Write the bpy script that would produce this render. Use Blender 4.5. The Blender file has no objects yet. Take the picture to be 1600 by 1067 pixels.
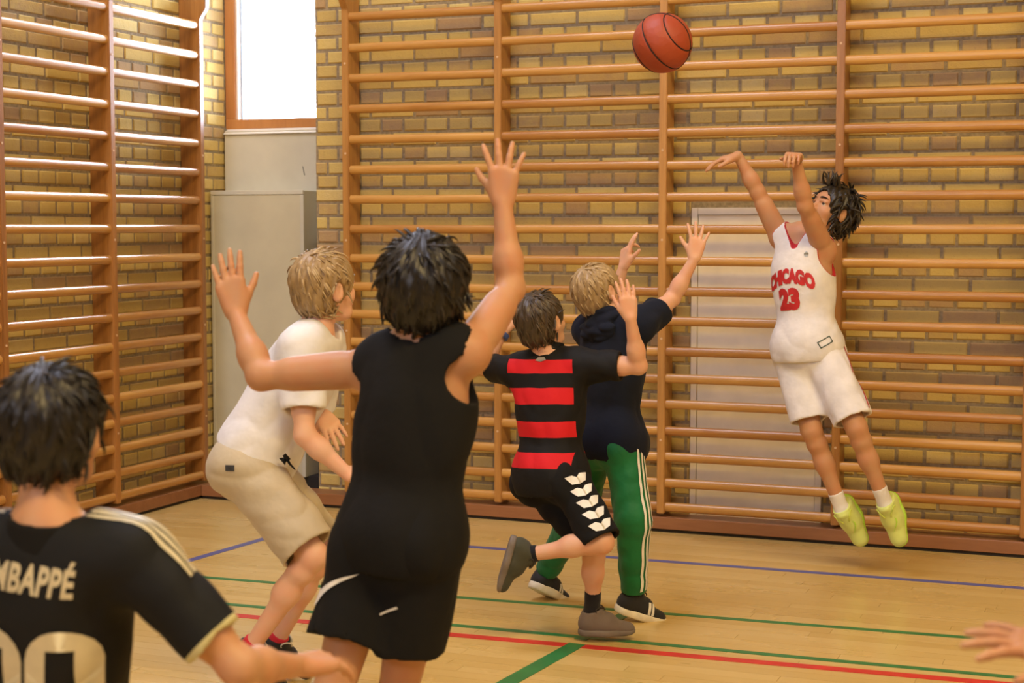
import bpy, bmesh, math, random
import numpy as np
from mathutils import Vector, Matrix
from mathutils.bvhtree import BVHTree

random.seed(7)
rng = np.random.default_rng(11)
SC = bpy.context.scene
COL = SC.collection

# ------------------------------------------------------------------ camera
FPX, CXP, CYP, CAMZ = 2550.0, 800.0, 533.5, 1.5
YAW, PITCH = math.radians(22.0), math.radians(4.07)
F0 = np.array([-math.sin(YAW), math.cos(YAW), 0.0])
RV = np.array([math.cos(YAW), math.sin(YAW), 0.0])
ZV = np.array([0.0, 0.0, 1.0])
FV = F0 * math.cos(PITCH) - ZV * math.sin(PITCH)
UV_ = F0 * math.sin(PITCH) + ZV * math.cos(PITCH)
CAM = np.array([0.0, 0.0, CAMZ])
cam = bpy.data.cameras.new('camera')
camo = bpy.data.objects.new('camera', cam)
COL.objects.link(camo)
camo.location = (0, 0, CAMZ)
camo.rotation_euler = (math.radians(90) - PITCH, 0, YAW)
cam.sensor_width = 36
cam.sensor_fit = 'HORIZONTAL'
cam.lens = 36 * FPX / 1600
cam.clip_start = 0.05
cam.dof.use_dof = True
cam.dof.focus_distance = 6.4
cam.dof.aperture_fstop = 4.5
SC.camera = camo

# ------------------------------------------------------------------ world, lamps, exposure
w = bpy.data.worlds.new('daylight')
SC.world = w
w.use_nodes = True
bg = w.node_tree.nodes['Background']
bg.inputs[0].default_value = (0.72, 0.81, 1.0, 1)
bg.inputs[1].default_value = 32.0
SC.view_settings.view_transform = 'Standard'
SC.view_settings.look = 'None'
SC.view_settings.exposure = 0.0
SC.view_settings.gamma = 1.0
SC.view_settings.use_curve_mapping = False


def area(name, loc, target, sx, sy, power, color, spread=180):
    l = bpy.data.lights.new(name, 'AREA')
    l.shape = 'RECTANGLE'
    l.size, l.size_y = sx, sy
    l.energy = power
    l.color = color
    l.spread = math.radians(spread)
    o = bpy.data.objects.new(name, l)
    COL.objects.link(o)
    o.location = loc
    d = Vector(target) - Vector(loc)
    o.rotation_euler = d.to_track_quat('-Z', 'Y').to_euler()
    return o


WARM = (1.0, 0.72, 0.32)
COOL = (0.76, 0.86, 1.0)
area('ceiling_lamp_row', (1.8, 1.0, 6.9), (0.2, 4.4, 1.5), 5.6, 0.22, 460, WARM)
area('window_daylight', (4.3, 2.6, 4.4), (-3.0, 4.4, 1.0), 5.0, 1.6, 60, COOL)
area('window_daylight', (-2.6, -3.8, 4.6), (-2.2, 5.0, 1.0), 4.4, 1.8, 190, (0.86, 0.85, 1.0))
area('roof_light', (-3.6, 4.2, 6.9), (-3.6, 4.2, 0), 2.0, 3.0, 230, (0.78, 0.80, 1.0))
po = area('window_portal', (-4.66, 8.115, 4.17), (-4.66, 0, 4.17), 0.78, 4.2, 1, (1, 1, 1))
po.data.cycles.is_portal = True


# ------------------------------------------------------------------ helpers
def nv(v):
    v = np.asarray(v, float)
    return v / (np.linalg.norm(v) + 1e-12)


def P(px, py, d):
    """a point at depth d along the lens axis"""
    return CAM + d * (FV + (px - CXP) / FPX * RV - (py - CYP) / FPX * UV_)


def PZ(px, d, z):
    q = CAM + d * (F0 + (px - CXP) / FPX * RV)
    return np.array([q[0], q[1], z])


def CV(r, u, a):
    """direction: right of the viewer, up, away from the viewer"""
    return nv(r * RV + u * ZV + a * F0)


def link(name, me, parent=None, mats=None):
    o = bpy.data.objects.new(name, me)
    COL.objects.link(o)
    if mats is not None:
        if len(me.materials):
            me.materials.clear()
        for m in (mats if isinstance(mats, (list, tuple)) else [mats]):
            me.materials.append(m)
    if parent is not None:
        o.parent = parent
        if parent.type == 'EMPTY':
            o.matrix_parent_inverse = Matrix.Translation(-parent.location)
        else:
            o.matrix_parent_inverse = parent.matrix_basis.inverted() if parent.parent is None else Matrix.Identity(4)
    return o


def thing(name, label, cat, loc=(0, 0, 0), group=None):
    o = bpy.data.objects.new(name, None)
    COL.objects.link(o)
    o.location = Vector([float(c) for c in loc])
    o.empty_display_size = 0.1
    o['label'] = label
    o['category'] = cat
    if group:
        o['group'] = group
    return o


def mesh_np(name, verts, faces, smooth=True):
    me = bpy.data.meshes.new(name)
    verts = np.ascontiguousarray(verts, dtype=np.float32)
    faces = np.ascontiguousarray(faces, dtype=np.int32)
    n = faces.shape[1]
    me.vertices.add(len(verts))
    me.vertices.foreach_set('co', verts.ravel())
    me.loops.add(faces.size)
    me.loops.foreach_set('vertex_index', faces.ravel())
    me.polygons.add(len(faces))
    me.polygons.foreach_set('loop_start', np.arange(0, faces.size, n, dtype=np.int32))
    me.polygons.foreach_set('use_smooth', np.full(len(faces), smooth))
    me.update(calc_edges=True)
    me.validate()
    return me


def mesh_bm(name, bm, smooth=False):
    me = bpy.data.meshes.new(name)
    bm.to_mesh(me)
    bm.free()
    if smooth:
        for p in me.polygons:
            p.use_smooth = True
    return me


def add_box(bm, x0, x1, y0, y1, z0, z1, bevel=0.0, mi=0):
    vs = [bm.verts.new((x, y, z)) for z in (z0, z1) for y in (y0, y1) for x in (x0, x1)]
    fs = [(0, 2, 3, 1), (4, 5, 7, 6), (0, 1, 5, 4), (2, 6, 7, 3), (0, 4, 6, 2), (1, 3, 7, 5)]
    out = [bm.faces.new([vs[i] for i in f]) for f in fs]
    for f_ in out:
        f_.material_index = mi
    if bevel:
        es = list({e for f_ in out for e in f_.edges})
        bmesh.ops.bevel(bm, geom=es, offset=bevel, segments=2, affect='EDGES', profile=0.6)


def box_obj(name, x0, x1, y0, y1, z0, z1, mat, parent=None, bevel=0.0):
    bm = bmesh.new()
    add_box(bm, x0, x1, y0, y1, z0, z1, bevel)
    return link(name, mesh_bm(name, bm), parent, mat)


def struct(o):
    o['kind'] = 'structure'
    return o


def tube_np(pts, radii, n=8, cap=True):
    """verts, faces(quads) of a tube along pts"""
    pts = np.asarray(pts, float)
    m = len(pts)
    radii = np.full(m, radii) if np.isscalar(radii) else np.asarray(radii)
    tang = np.gradient(pts, axis=0)
    V = []
    ref = np.array([0.31, 0.17, 0.93])
    for i in range(m):
        t = nv(tang[i])
        a = nv(np.cross(t, ref))
        b = np.cross(t, a)
        ang = np.arange(n) * 2 * math.pi / n
        V.append(pts[i] + radii[i] * (np.cos(ang)[:, None] * a + np.sin(ang)[:, None] * b))
    V = np.concatenate(V)
    Fq = []
    for i in range(m - 1):
        for j in range(n):
            k = (j + 1) % n
            Fq.append((i * n + j, i * n + k, (i + 1) * n + k, (i + 1) * n + j))
    return V, np.array(Fq)


def join_np(parts):
    off, vs, fs = 0, [], []
    for v, f_ in parts:
        vs.append(v)
        fs.append(f_ + off)
        off += len(v)
    return np.concatenate(vs), np.concatenate(fs)


# ------------------------------------------------------------------ materials
MATS = {}


def mat_base(name):
    m = bpy.data.materials.new(name)
    m.use_nodes = True
    nt = m.node_tree
    return m, nt, nt.nodes['Principled BSDF']


def N(nt, typ, **kw):
    n = nt.nodes.new(typ)
    for k, v in kw.items():
        setattr(n, k, v)
    return n


def math_n(nt, op, a, b=None, clamp=False):
    n = nt.nodes.new('ShaderNodeMath')
    n.operation = op
    n.use_clamp = clamp
    for i, v in enumerate((a, b)):
        if v is None:
            continue
        if isinstance(v, (int, float)):
            n.inputs[i].default_value = v
        else:
            nt.links.new(v, n.inputs[i])
    return n.outputs[0]


def mix_c(nt, fac, a, b):
    n = nt.nodes.new('ShaderNodeMix')
    n.data_type = 'RGBA'
    if isinstance(fac, (int, float)):
        n.inputs[0].default_value = fac
    else:
        nt.links.new(fac, n.inputs[0])
    for i, v in ((6, a), (7, b)):
        if isinstance(v, tuple):
            n.inputs[i].default_value = (*v, 1) if len(v) == 3 else v
        else:
            nt.links.new(v, n.inputs[i])
    return n.outputs[2]


def ramp(nt, fac, stops):
    n = nt.nodes.new('ShaderNodeValToRGB')
    el = n.color_ramp.elements
    while len(el) < len(stops):
        el.new(0.5)
    for e, (p, c) in zip(el, stops):
        e.position = p
        e.color = (*c, 1)
    nt.links.new(fac, n.inputs[0])
    return n.outputs[0]


def noise(nt, scale, detail=3, vec=None, rough=0.5):
    n = nt.nodes.new('ShaderNodeTexNoise')
    n.inputs['Scale'].default_value = scale
    n.inputs['Detail'].default_value = detail
    n.inputs['Roughness'].default_value = rough
    if vec is not None:
        nt.links.new(vec, n.inputs['Vector'])
    return n.outputs['Fac']


def coords(nt, scale=(1, 1, 1), attr=None, out='Object', rot=(0, 0, 0)):
    if attr:
        s = N(nt, 'ShaderNodeAttribute', attribute_name=attr).outputs['Vector']
    elif out == 'Pos':
        s = nt.nodes.new('ShaderNodeNewGeometry').outputs['Position']
    else:
        s = nt.nodes.new('ShaderNodeTexCoord').outputs[out]
    mp = nt.nodes.new('ShaderNodeMapping')
    mp.inputs['Scale'].default_value = scale
    mp.inputs['Rotation'].default_value = rot
    nt.links.new(s, mp.inputs[0])
    return mp.outputs[0]


def bump(nt, bsdf, h, strength=0.3, dist=0.01):
    b = nt.nodes.new('ShaderNodeBump')
    b.inputs['Strength'].default_value = strength
    b.inputs['Distance'].default_value = dist
    nt.links.new(h, b.inputs['Height'])
    nt.links.new(b.outputs[0], bsdf.inputs['Normal'])


def rnd_value(nt):
    """one random number per piece: object random + a stored per-piece value"""
    oi = nt.nodes.new('ShaderNodeObjectInfo').outputs['Random']
    at = N(nt, 'ShaderNodeAttribute', attribute_name='rnd').outputs['Fac']
    return math_n(nt, 'FRACT', math_n(nt, 'ADD', oi, at))


def plain(name, col, rough=0.6, var=0.06, nscale=30, bumpv=0.0, spec=0.5, bscale=200):
    if name in MATS:
        return MATS[name]
    m, nt, b = mat_base(name)
    n = noise(nt, nscale, 3, coords(nt, out='Pos'))
    lo = tuple(max(0, c * (1 - var * 2)) for c in col)
    hi = tuple(min(1, c * (1 + var * 2)) for c in col)
    nt.links.new(ramp(nt, n, [(0.3, lo), (0.7, hi)]), b.inputs['Base Color'])
    b.inputs['Roughness'].default_value = rough
    b.inputs['Specular IOR Level'].default_value = spec
    if bumpv:
        bump(nt, b, noise(nt, bscale, 2, coords(nt, out='Pos')), bumpv, 0.002)
    MATS[name] = m
    return m


def fabric(name, col, rough=0.85, sheen=0.15, fold=0.25):
    if name in MATS:
        return MATS[name]
    m, nt, b = mat_base(name)
    pos = coords(nt, out='Pos')
    n = noise(nt, 14, 3, pos)
    nt.links.new(ramp(nt, n, [(0.25, tuple(c * 0.9 for c in col)), (0.75, tuple(min(1, c * 1.08) for c in col))]), b.inputs['Base Color'])
    b.inputs['Roughness'].default_value = rough
    b.inputs['Specular IOR Level'].default_value = 0.3
    b.inputs['Sheen Weight'].default_value = sheen
    h = math_n(nt, 'ADD', math_n(nt, 'MULTIPLY', noise(nt, 22, 2, pos), 1.0), math_n(nt, 'MULTIPLY', noise(nt, 700, 1, pos), 0.06))
    bump(nt, b, h, fold, 0.012)
    MATS[name] = m
    return m


def skin(name, col):
    if name in MATS:
        return MATS[name]
    m, nt, b = mat_base(name)
    pos = coords(nt, out='Pos')
    n = noise(nt, 18, 4, pos)
    red = (min(1, col[0] * 1.03), col[1] * 0.86, col[2] * 0.82)
    nt.links.new(ramp(nt, n, [(0.35, col), (0.75, red)]), b.inputs['Base Color'])
    b.inputs['Roughness'].default_value = 0.5
    b.inputs['Specular IOR Level'].default_value = 0.35
    b.inputs['Subsurface Weight'].default_value = 0.12
    b.inputs['Subsurface Radius'].default_value = (0.012, 0.005, 0.003)
    bump(nt, b, noise(nt, 260, 2, pos), 0.08, 0.002)
    MATS[name] = m
    return m


def hair_mat(name, lo, mid, hi):
    m, nt, b = mat_base(name)
    at = N(nt, 'ShaderNodeAttribute', attribute_name='rnd').outputs['Fac']
    n = noise(nt, 60, 3, coords(nt, out='Pos'))
    f_ = math_n(nt, 'ADD', math_n(nt, 'MULTIPLY', at, 0.65), math_n(nt, 'MULTIPLY', n, 0.35))
    nt.links.new(ramp(nt, f_, [(0.15, lo), (0.5, mid), (0.85, hi)]), b.inputs['Base Color'])
    b.inputs['Roughness'].default_value = 0.42
    b.inputs['Specular IOR Level'].default_value = 0.45
    b.inputs['Anisotropic'].default_value = 0.4
    return m


def wood(name, lo, hi, axis='z', rough=0.32, coat=0.35, rnd_amt=0.35, grain=9, along=1.0):
    m, nt, b = mat_base(name)
    sc = {'x': (along, grain, grain), 'y': (grain, along, grain), 'z': (grain, grain, along)}[axis]
    c = coords(nt, sc, out='Object')
    r = rnd_value(nt)
    off = nt.nodes.new('ShaderNodeVectorMath')
    off.operation = 'ADD'
    nt.links.new(c, off.inputs[0])
    cmb = nt.nodes.new('ShaderNodeCombineXYZ')
    for i in range(3):
        nt.links.new(math_n(nt, 'MULTIPLY', r, 37.0 + 11 * i), cmb.inputs[i])
    nt.links.new(cmb.outputs[0], off.inputs[1])
    v = off.outputs[0]
    n1 = noise(nt, 2.0, 5, v, 0.6)
    n2 = noise(nt, 9.0, 4, v, 0.6)
    f_ = math_n(nt, 'ADD', math_n(nt, 'MULTIPLY', n1, 0.65), math_n(nt, 'MULTIPLY', n2, 0.35))
    f_ = math_n(nt, 'ADD', f_, math_n(nt, 'MULTIPLY', math_n(nt, 'SUBTRACT', r, 0.5), rnd_amt), clamp=True)
    nt.links.new(ramp(nt, f_, [(0.28, lo), (0.72, hi)]), b.inputs['Base Color'])
    b.inputs['Roughness'].default_value = rough
    b.inputs['Coat Weight'].default_value = coat
    b.inputs['Coat Roughness'].default_value = 0.28
    bump(nt, b, n2, 0.08, 0.003)
    return m


M_RUNG_X = wood('varnished_pine_rung', (0.40, 0.175, 0.036), (0.61, 0.335, 0.085), 'x', 0.33, 0.4)
M_RUNG_Y = wood('varnished_pine_rung_side', (0.40, 0.175, 0.036), (0.61, 0.335, 0.085), 'y', 0.34, 1.0)
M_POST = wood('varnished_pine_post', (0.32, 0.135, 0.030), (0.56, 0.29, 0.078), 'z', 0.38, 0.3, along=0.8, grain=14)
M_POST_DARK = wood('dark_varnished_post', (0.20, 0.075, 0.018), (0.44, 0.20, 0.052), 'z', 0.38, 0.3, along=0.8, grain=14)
M_PLINTH = wood('brown_skirting', (0.24, 0.10, 0.04), (0.36, 0.16, 0.07), 'x', 0.42, 0.2)
M_FRAME = wood('window_frame_wood', (0.42, 0.18, 0.06), (0.56, 0.26, 0.09), 'z', 0.4, 0.2)


def floor_mat():
    m, nt, b = mat_base('beech_parquet')
    r = rnd_value(nt)
    c = coords(nt, (1.2, 14, 14), out='Pos')
    n1 = noise(nt, 3.0, 5, c, 0.6)
    f_ = math_n(nt, 'ADD', math_n(nt, 'MULTIPLY', n1, 0.45), math_n(nt, 'MULTIPLY', r, 0.55))
    nt.links.new(ramp(nt, f_, [(0.1, (0.58, 0.395, 0.125)), (0.5, (0.645, 0.455, 0.160)), (0.9, (0.69, 0.505, 0.20))]), b.inputs['Base Color'])
    n2 = noise(nt, 1.7, 3, coords(nt, (0.8, 3, 1), out='Pos'))
    nt.links.new(ramp(nt, n2, [(0.3, (0.24,) * 3), (0.7, (0.36,) * 3)]), b.inputs['Roughness'])
    b.inputs['Coat Weight'].default_value = 0.25
    b.inputs['Coat Roughness'].default_value = 0.15
    bump(nt, b, n1, 0.012, 0.001)
    return m


def brick_mat():
    m, nt, b = mat_base('yellow_brick')
    r = rnd_value(nt)
    pos = coords(nt, out='Pos')
    n1 = noise(nt, 26, 5, pos, 0.65)
    n2 = noise(nt, 130, 3, pos)
    f_ = math_n(nt, 'ADD', math_n(nt, 'MULTIPLY', r, 0.72), math_n(nt, 'MULTIPLY', n1, 0.30))
    c = ramp(nt, f_, [(0.05, (0.40, 0.265, 0.15)), (0.22, (0.46, 0.32, 0.16)), (0.40, (0.55, 0.405, 0.140)), (0.75, (0.64, 0.49, 0.170)), (0.98, (0.69, 0.56, 0.27))])
    c = mix_c(nt, math_n(nt, 'MULTIPLY', math_n(nt, 'SUBTRACT', n2, 0.62, clamp=True), 3.0, clamp=True), c, (0.30, 0.19, 0.10))
    nt.links.new(c, b.inputs['Base Color'])
    b.inputs['Roughness'].default_value = 0.88
    b.inputs['Specular IOR Level'].default_value = 0.2
    h = math_n(nt, 'ADD', n1, math_n(nt, 'MULTIPLY', n2, 0.4))
    bump(nt, b, h, 0.5, 0.006)
    return m


M_FLOOR = floor_mat()
M_BRICK = brick_mat()
M_MORTAR = plain('grey_mortar', (0.31, 0.25, 0.16), 0.95, 0.12, 60, 0.5, 0.1)
M_WHITE_WALL = plain('painted_masonry', (0.44, 0.36, 0.22), 0.9, 0.05, 3)
M_CEIL = plain('ceiling_boards', (0.46, 0.40, 0.32), 0.9, 0.04, 3)
M_DOOR = plain('cream_door_paint', (0.86, 0.80, 0.66), 0.5, 0.03, 8, 0.05)
M_PANEL = plain('white_window_panel', (0.62, 0.61, 0.51), 0.4, 0.03, 5)
M_CAB = plain('cream_cabinet_paint', (0.60, 0.57, 0.42), 0.45, 0.03, 5)
M_DARK = plain('gap_shade_and_scratch', (0.025, 0.02, 0.018), 0.8)  # near-black: painted shade under skirting and cabinet, also the scratch
M_STEEL = plain('window_bead_metal', (0.30, 0.36, 0.40), 0.35, 0.03, 20)
M_LIGHTJAMB = plain('pale_jamb_paint', (0.70, 0.58, 0.48), 0.5, 0.03, 8)
M_PLUG = plain('pale_wood_plug', (0.66, 0.46, 0.28), 0.5)


def glass_mat():
    m, nt, b = mat_base('window_glass')
    out = nt.nodes['Material Output']
    tr = nt.nodes.new('ShaderNodeBsdfTransparent')
    gl = nt.nodes.new('ShaderNodeBsdfGlossy')
    gl.inputs['Roughness'].default_value = 0.02
    fr = nt.nodes.new('ShaderNodeFresnel')
    fr.inputs[0].default_value = 1.45
    mx = nt.nodes.new('ShaderNodeMixShader')
    nt.links.new(fr.outputs[0], mx.inputs[0])
    nt.links.new(tr.outputs[0], mx.inputs[1])
    nt.links.new(gl.outputs[0], mx.inputs[2])
    nt.links.new(mx.outputs[0], out.inputs[0])
    return m


M_GLASS = glass_mat()
LINE = {'blue': plain('blue_line_paint', (0.10, 0.12, 0.36), 0.35, 0.05, 12),
        'green': plain('green_line_paint', (0.02, 0.20, 0.06), 0.35, 0.05, 12),
        'red': plain('red_line_paint', (0.62, 0.03, 0.03), 0.35, 0.05, 12)}

# ------------------------------------------------------------------ room shell
XL, YB = -5.05, 7.75          # brick faces of the left wall and of the back wall
YREC = 8.12                   # window plane in the corner recess
XREC = -4.27                  # end of the back wall's brickwork
ZC = 7.0
PFY, PFX = 7.61, -4.92        # front planes of the bars on the back and left walls
COURSE, HP = 0.0729, 0.1283    # course height, header pitch
ZH = 2.023                    # centre of a course of headers


def brick_mesh(w_, h_, d_):
    """front face looks to -y, edges chamfered; origin at the front face's centre"""
    bm = bmesh.new()
    c = 0.006
    x, z = w_ / 2, h_ / 2
    rings = [[(-x + c, 0, -z + c), (x - c, 0, -z + c), (x - c, 0, z - c), (-x + c, 0, z - c)],
             [(-x, c, -z), (x, c, -z), (x, c, z), (-x, c, z)],
             [(-x, d_, -z), (x, d_, -z), (x, d_, z), (-x, d_, z)]]
    R_ = [[bm.verts.new(v) for v in r] for r in rings]
    bm.faces.new(R_[0])
    for a, b in ((0, 1), (1, 2)):
        for i in range(4):
            j = (i + 1) % 4
            bm.faces.new((R_[b][i], R_[b][j], R_[a][j], R_[a][i]))
    bmesh.ops.recalc_face_normals(bm, faces=bm.faces)
    me = mesh_bm('brick', bm)
    me.materials.append(M_BRICK)
    return me


BR_S, BR_H = brick_mesh(2 * HP - 0.012, COURSE - 0.012, 0.03), brick_mesh(HP - 0.013, COURSE - 0.012, 0.03)


def brick_layout(u0, u1, z0, z1, phase, holes=()):
    """English bond: list of (u centre, width, z centre)"""
    out = []
    k0 = int(math.floor((z0 - ZH) / COURSE))
    k1 = int(math.ceil((z1 - ZH) / COURSE))
    for k in range(k0, k1 + 1):
        z = ZH + k * COURSE
        if z - COURSE / 2 < z0 - 0.01 or z + COURSE / 2 > z1 + 0.04:
            continue
        head = k % 2 == 0
        pitch = HP if head else 2 * HP
        sh = phase if head else phase + HP / 2 + (HP if (k // 2) % 2 == 0 else 0)
        i0 = int(math.floor((u0 - sh) / pitch)) - 1
        i1 = int(math.ceil((u1 - sh) / pitch)) + 1
        for i in range(i0, i1):
            a, b = sh + i * pitch, sh + (i + 1) * pitch
            a, b = max(a, u0), min(b, u1)
            if b - a < 0.03:
                continue
            segs = [(a, b)]
            for (ha, hb, hz0, hz1) in holes:
                if z + COURSE * 0.4 > hz0 and z - COURSE * 0.4 < hz1:
                    ns = []
                    for (p, q) in segs:
                        if p < ha:
                            ns.append((p, min(q, ha)))
                        if q > hb:
                            ns.append((max(p, hb), q))
                    segs = ns
            for (p, q) in segs:
                if q - p > 0.025:
                    out.append(((p + q) / 2, q - p, z))
    return out


def lay_bricks(wall, bricks, to_world, rot, key, seen, nmax=300):
    """the nmax bricks that show largest become parts, the rest one joined part"""
    full = [b for b in bricks if abs(b[1] - HP) < 1e-4 or abs(b[1] - 2 * HP) < 1e-4]
    vis = sorted([b for b in full if seen(b)], key=key)[:nmax]
    vs = set(id(b) for b in vis)
    for b in vis:
        o = bpy.data.objects.new('brick', BR_S if b[1] > 1.5 * HP else BR_H)
        COL.objects.link(o)
        x, y, z = to_world(b[0], b[2], random.uniform(-0.0025, 0.0025))
        o.location = (x, y, z)
        o.rotation_euler = (random.uniform(-.006, .006), random.uniform(-.006, .006), rot)
        o.parent = wall
    V, Fs, rn = [], [], []
    cr, sr = math.cos(rot), math.sin(rot)
    for b in bricks:
        if id(b) in vs:
            continue
        wd = b[1] - 0.012
        c, d_, hz, x = 0.006, 0.03, (COURSE - 0.012) / 2, wd / 2
        loc = np.array([(-x + c, 0, -hz + c), (x - c, 0, -hz + c), (x - c, 0, hz - c), (-x + c, 0, hz - c),
                        (-x, c, -hz), (x, c, -hz), (x, c, hz), (-x, c, hz),
                        (-x, d_, -hz), (x, d_, -hz), (x, d_, hz), (-x, d_, hz)])
        ox, oy, oz = to_world(b[0], b[2], random.uniform(-0.0025, 0.0025))
        wv = np.stack([loc[:, 0] * cr - loc[:, 1] * sr + ox, loc[:, 0] * sr + loc[:, 1] * cr + oy, loc[:, 2] + oz], 1)
        base = len(V) * 12
        V.append(wv)
        q = [(0, 1, 2, 3)]
        for a_, b_ in ((0, 4), (4, 8)):
            for i in range(4):
                j = (i + 1) % 4
                q.append((b_ + i, b_ + j, a_ + j, a_ + i))
        Fs.append(np.array(q) + base)
        rn.append(np.full(12, random.random()))
    me = mesh_np('brickwork', np.concatenate(V), np.concatenate(Fs), smooth=False)
    at = me.attributes.new('rnd', 'FLOAT', 'POINT')
    at.data.foreach_set('value', np.concatenate(rn).astype(np.float32))
    o = link('brickwork', me, None, M_BRICK)
    o.parent = wall
    o['kind'] = 'stuff'


# floor: a slab with parquet strips laid on it
floor = struct(box_obj('floor', XL - 0.1, 4.6, -4.1, YREC + 0.1, -0.12, -0.012, M_FLOOR))
PW = 0.07
planks = []
for row in range(int((YB - 0.0 + 1.0) / PW) + 1):
    y0 = YB - (row + 1) * PW
    x = XL - random.uniform(0, 0.9)
    while x < 2.2:
        L = random.choice((0.6, 0.75, 0.9, 1.05, 1.2))
        a, b = max(x, XL), min(x + L, 2.2)
        if b - a > 0.05:
            planks.append((a, b, y0))
        x += L


def plank_seen(p):
    c = np.array([(p[0] + p[1]) / 2, p[2] + PW / 2, 0]) - CAM
    z = c @ FV
    if z < 1:
        return None
    px, py = CXP + FPX * (c @ RV) / z, CYP - FPX * (c @ UV_) / z
    if -150 < px < 1750 and 700 < py < 1110:
        return z
    return None


vis = sorted([(plank_seen(p), i) for i, p in enumerate(planks) if plank_seen(p) is not None])[:300]
chosen = {i for _, i in vis}
PM = {}
for _, i in vis:
    a, b, y0 = planks[i]
    L = round(b - a, 2)
    if L not in PM:
        bm = bmesh.new()
        add_box(bm, -L / 2 + 0.0006, L / 2 - 0.0006, 0.0006, PW - 0.0006, -0.012, 0.0)
        for f_ in [f_ for f_ in bm.faces if f_.normal.z < -0.9]:
            bm.faces.remove(f_)
        PM[L] = mesh_bm('plank', bm)
        PM[L].materials.append(M_FLOOR)
    o = bpy.data.objects.new('plank', PM[L])
    COL.objects.link(o)
    o.location = ((a + b) / 2, y0, random.uniform(-0.0004, 0.0))
    o.parent = floor
V, Fs, rn = [], [], []
for i, (a, b, y0) in enumerate(planks):
    if i in chosen:
        continue
    g = 0.0006
    v = np.array([(a + g, y0 + g, 0), (b - g, y0 + g, 0), (b - g, y0 + PW - g, 0), (a + g, y0 + PW - g, 0),
                  (a + g, y0 + g, -.012), (b - g, y0 + g, -.012), (b - g, y0 + PW - g, -.012), (a + g, y0 + PW - g, -.012)])
    base = len(V) * 8
    V.append(v)
    Fs.append(np.array([(0, 1, 2, 3), (4, 5, 1, 0), (5, 6, 2, 1), (6, 7, 3, 2), (7, 4, 0, 3)]) + base)
    rn.append(np.full(8, random.random()))
me = mesh_np('parquet', np.concatenate(V), np.concatenate(Fs), False)
at = me.attributes.new('rnd', 'FLOAT', 'POINT')
at.data.foreach_set('value', np.concatenate(rn).astype(np.float32))
o = link('parquet', me, None, M_FLOOR)
o.parent = floor
o['kind'] = 'stuff'


NLINE = [0]


def court_line(p, q, width, colour, label, ext0=0.0, ext1=0.0):
    NLINE[0] += 1
    zt = 0.0006 + 0.0002 * NLINE[0]
    p, q = np.array(p, float), np.array(q, float)
    d = nv(q - p)
    p, q = p - d * ext0, q + d * ext1
    n = np.array([-d[1], d[0]]) * width / 2
    bm = bmesh.new()
    cs = [(*(p + n), zt), (*(p - n), zt), (*(q - n), zt), (*(q + n), zt)]
    top = [bm.verts.new(c) for c in cs]
    bot = [bm.verts.new((c[0], c[1], 0.0001)) for c in cs]
    bm.faces.new(top)
    for i in range(4):
        j = (i + 1) % 4
        bm.faces.new((bot[i], bot[j], top[j], top[i]))
    bmesh.ops.recalc_face_normals(bm, faces=bm.faces)
    o = link('court_line', mesh_bm('court_line', bm), None, LINE[colour])
    o.parent = floor
    o['label'] = label


court_line((-3.95, 6.905), (-0.533, 6.983), 0.045, 'blue', 'blue painted court line nearest the back wall', 0.0, 2.6)
court_line((-4.067, 6.0), (-3.99, 6.905), 0.045, 'blue', 'blue painted court line running along the left wall', 3.5, 0.02)
court_line((-2.684, 5.95), (-0.459, 6.069), 0.035, 'green', 'thin green court line behind the grey shoe', 1.2, 2.6)
court_line((-2.518, 5.523), (-0.521, 5.573), 0.035, 'green', 'thin green court line beside the red line', 1.4, 2.6)
court_line((-3.395, 5.345), (-1.076, 5.451), 0.05, 'red', 'red court line', 1.6, 3.2)
court_line((-1.99, 4.86), (-1.945, 5.42), 0.065, 'green', 'wide green court line running towards the viewer', 3.0, 0.02)
court_line((-1.955, 5.5), (-1.925, 5.93), 0.05, 'green', 'short green line between the two thin green lines', 0.0, 0.05)

# back wall (brick, English bond) with a recess at its left end
wall_back = struct(box_obj('wall_back', XREC + 0.006, 4.6, YB + 0.005, YREC + 0.1, -0.1, ZC, M_MORTAR))
DX0, DX1, DZ0, DZ1 = -2.18, -1.53, 0.05, 1.585
bricks = brick_layout(XREC, 4.5, 0.0, 3.6, -1.3074, [(DX0, DX1, 0.0, DZ1)])


def seen_back(b):
    c = np.array([b[0], YB, b[2]]) - CAM
    z = c @ FV
    px, py = CXP + FPX * (c @ RV) / z, CYP - FPX * (c @ UV_) / z
    return -20 < px < 1620 and -10 < py < 830


lay_bricks(wall_back, bricks, lambda u, z, e: (u, YB + e, z), 0.0, lambda b: -b[0] - b[1] * 3.0, seen_back)

# left wall
wall_left = struct(box_obj('wall_left', XL - 0.3, XL - 0.005, -4.1, YREC + 0.1, -0.1, ZC, M_MORTAR))
bricks = brick_layout(3.0, YREC, 0.0, 3.4, 0.03)


def seen_left(b):
    c = np.array([XL, b[0], b[2]]) - CAM
    z = c @ FV
    px, py = CXP + FPX * (c @ RV) / z, CYP - FPX * (c @ UV_) / z
    return -20 < px < 362 and -10 < py < 800


lay_bricks(wall_left, bricks, lambda u, z, e: (XL - e, u, z), math.radians(90), lambda b: b[0] - b[1] * 3.0, seen_left)
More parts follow.
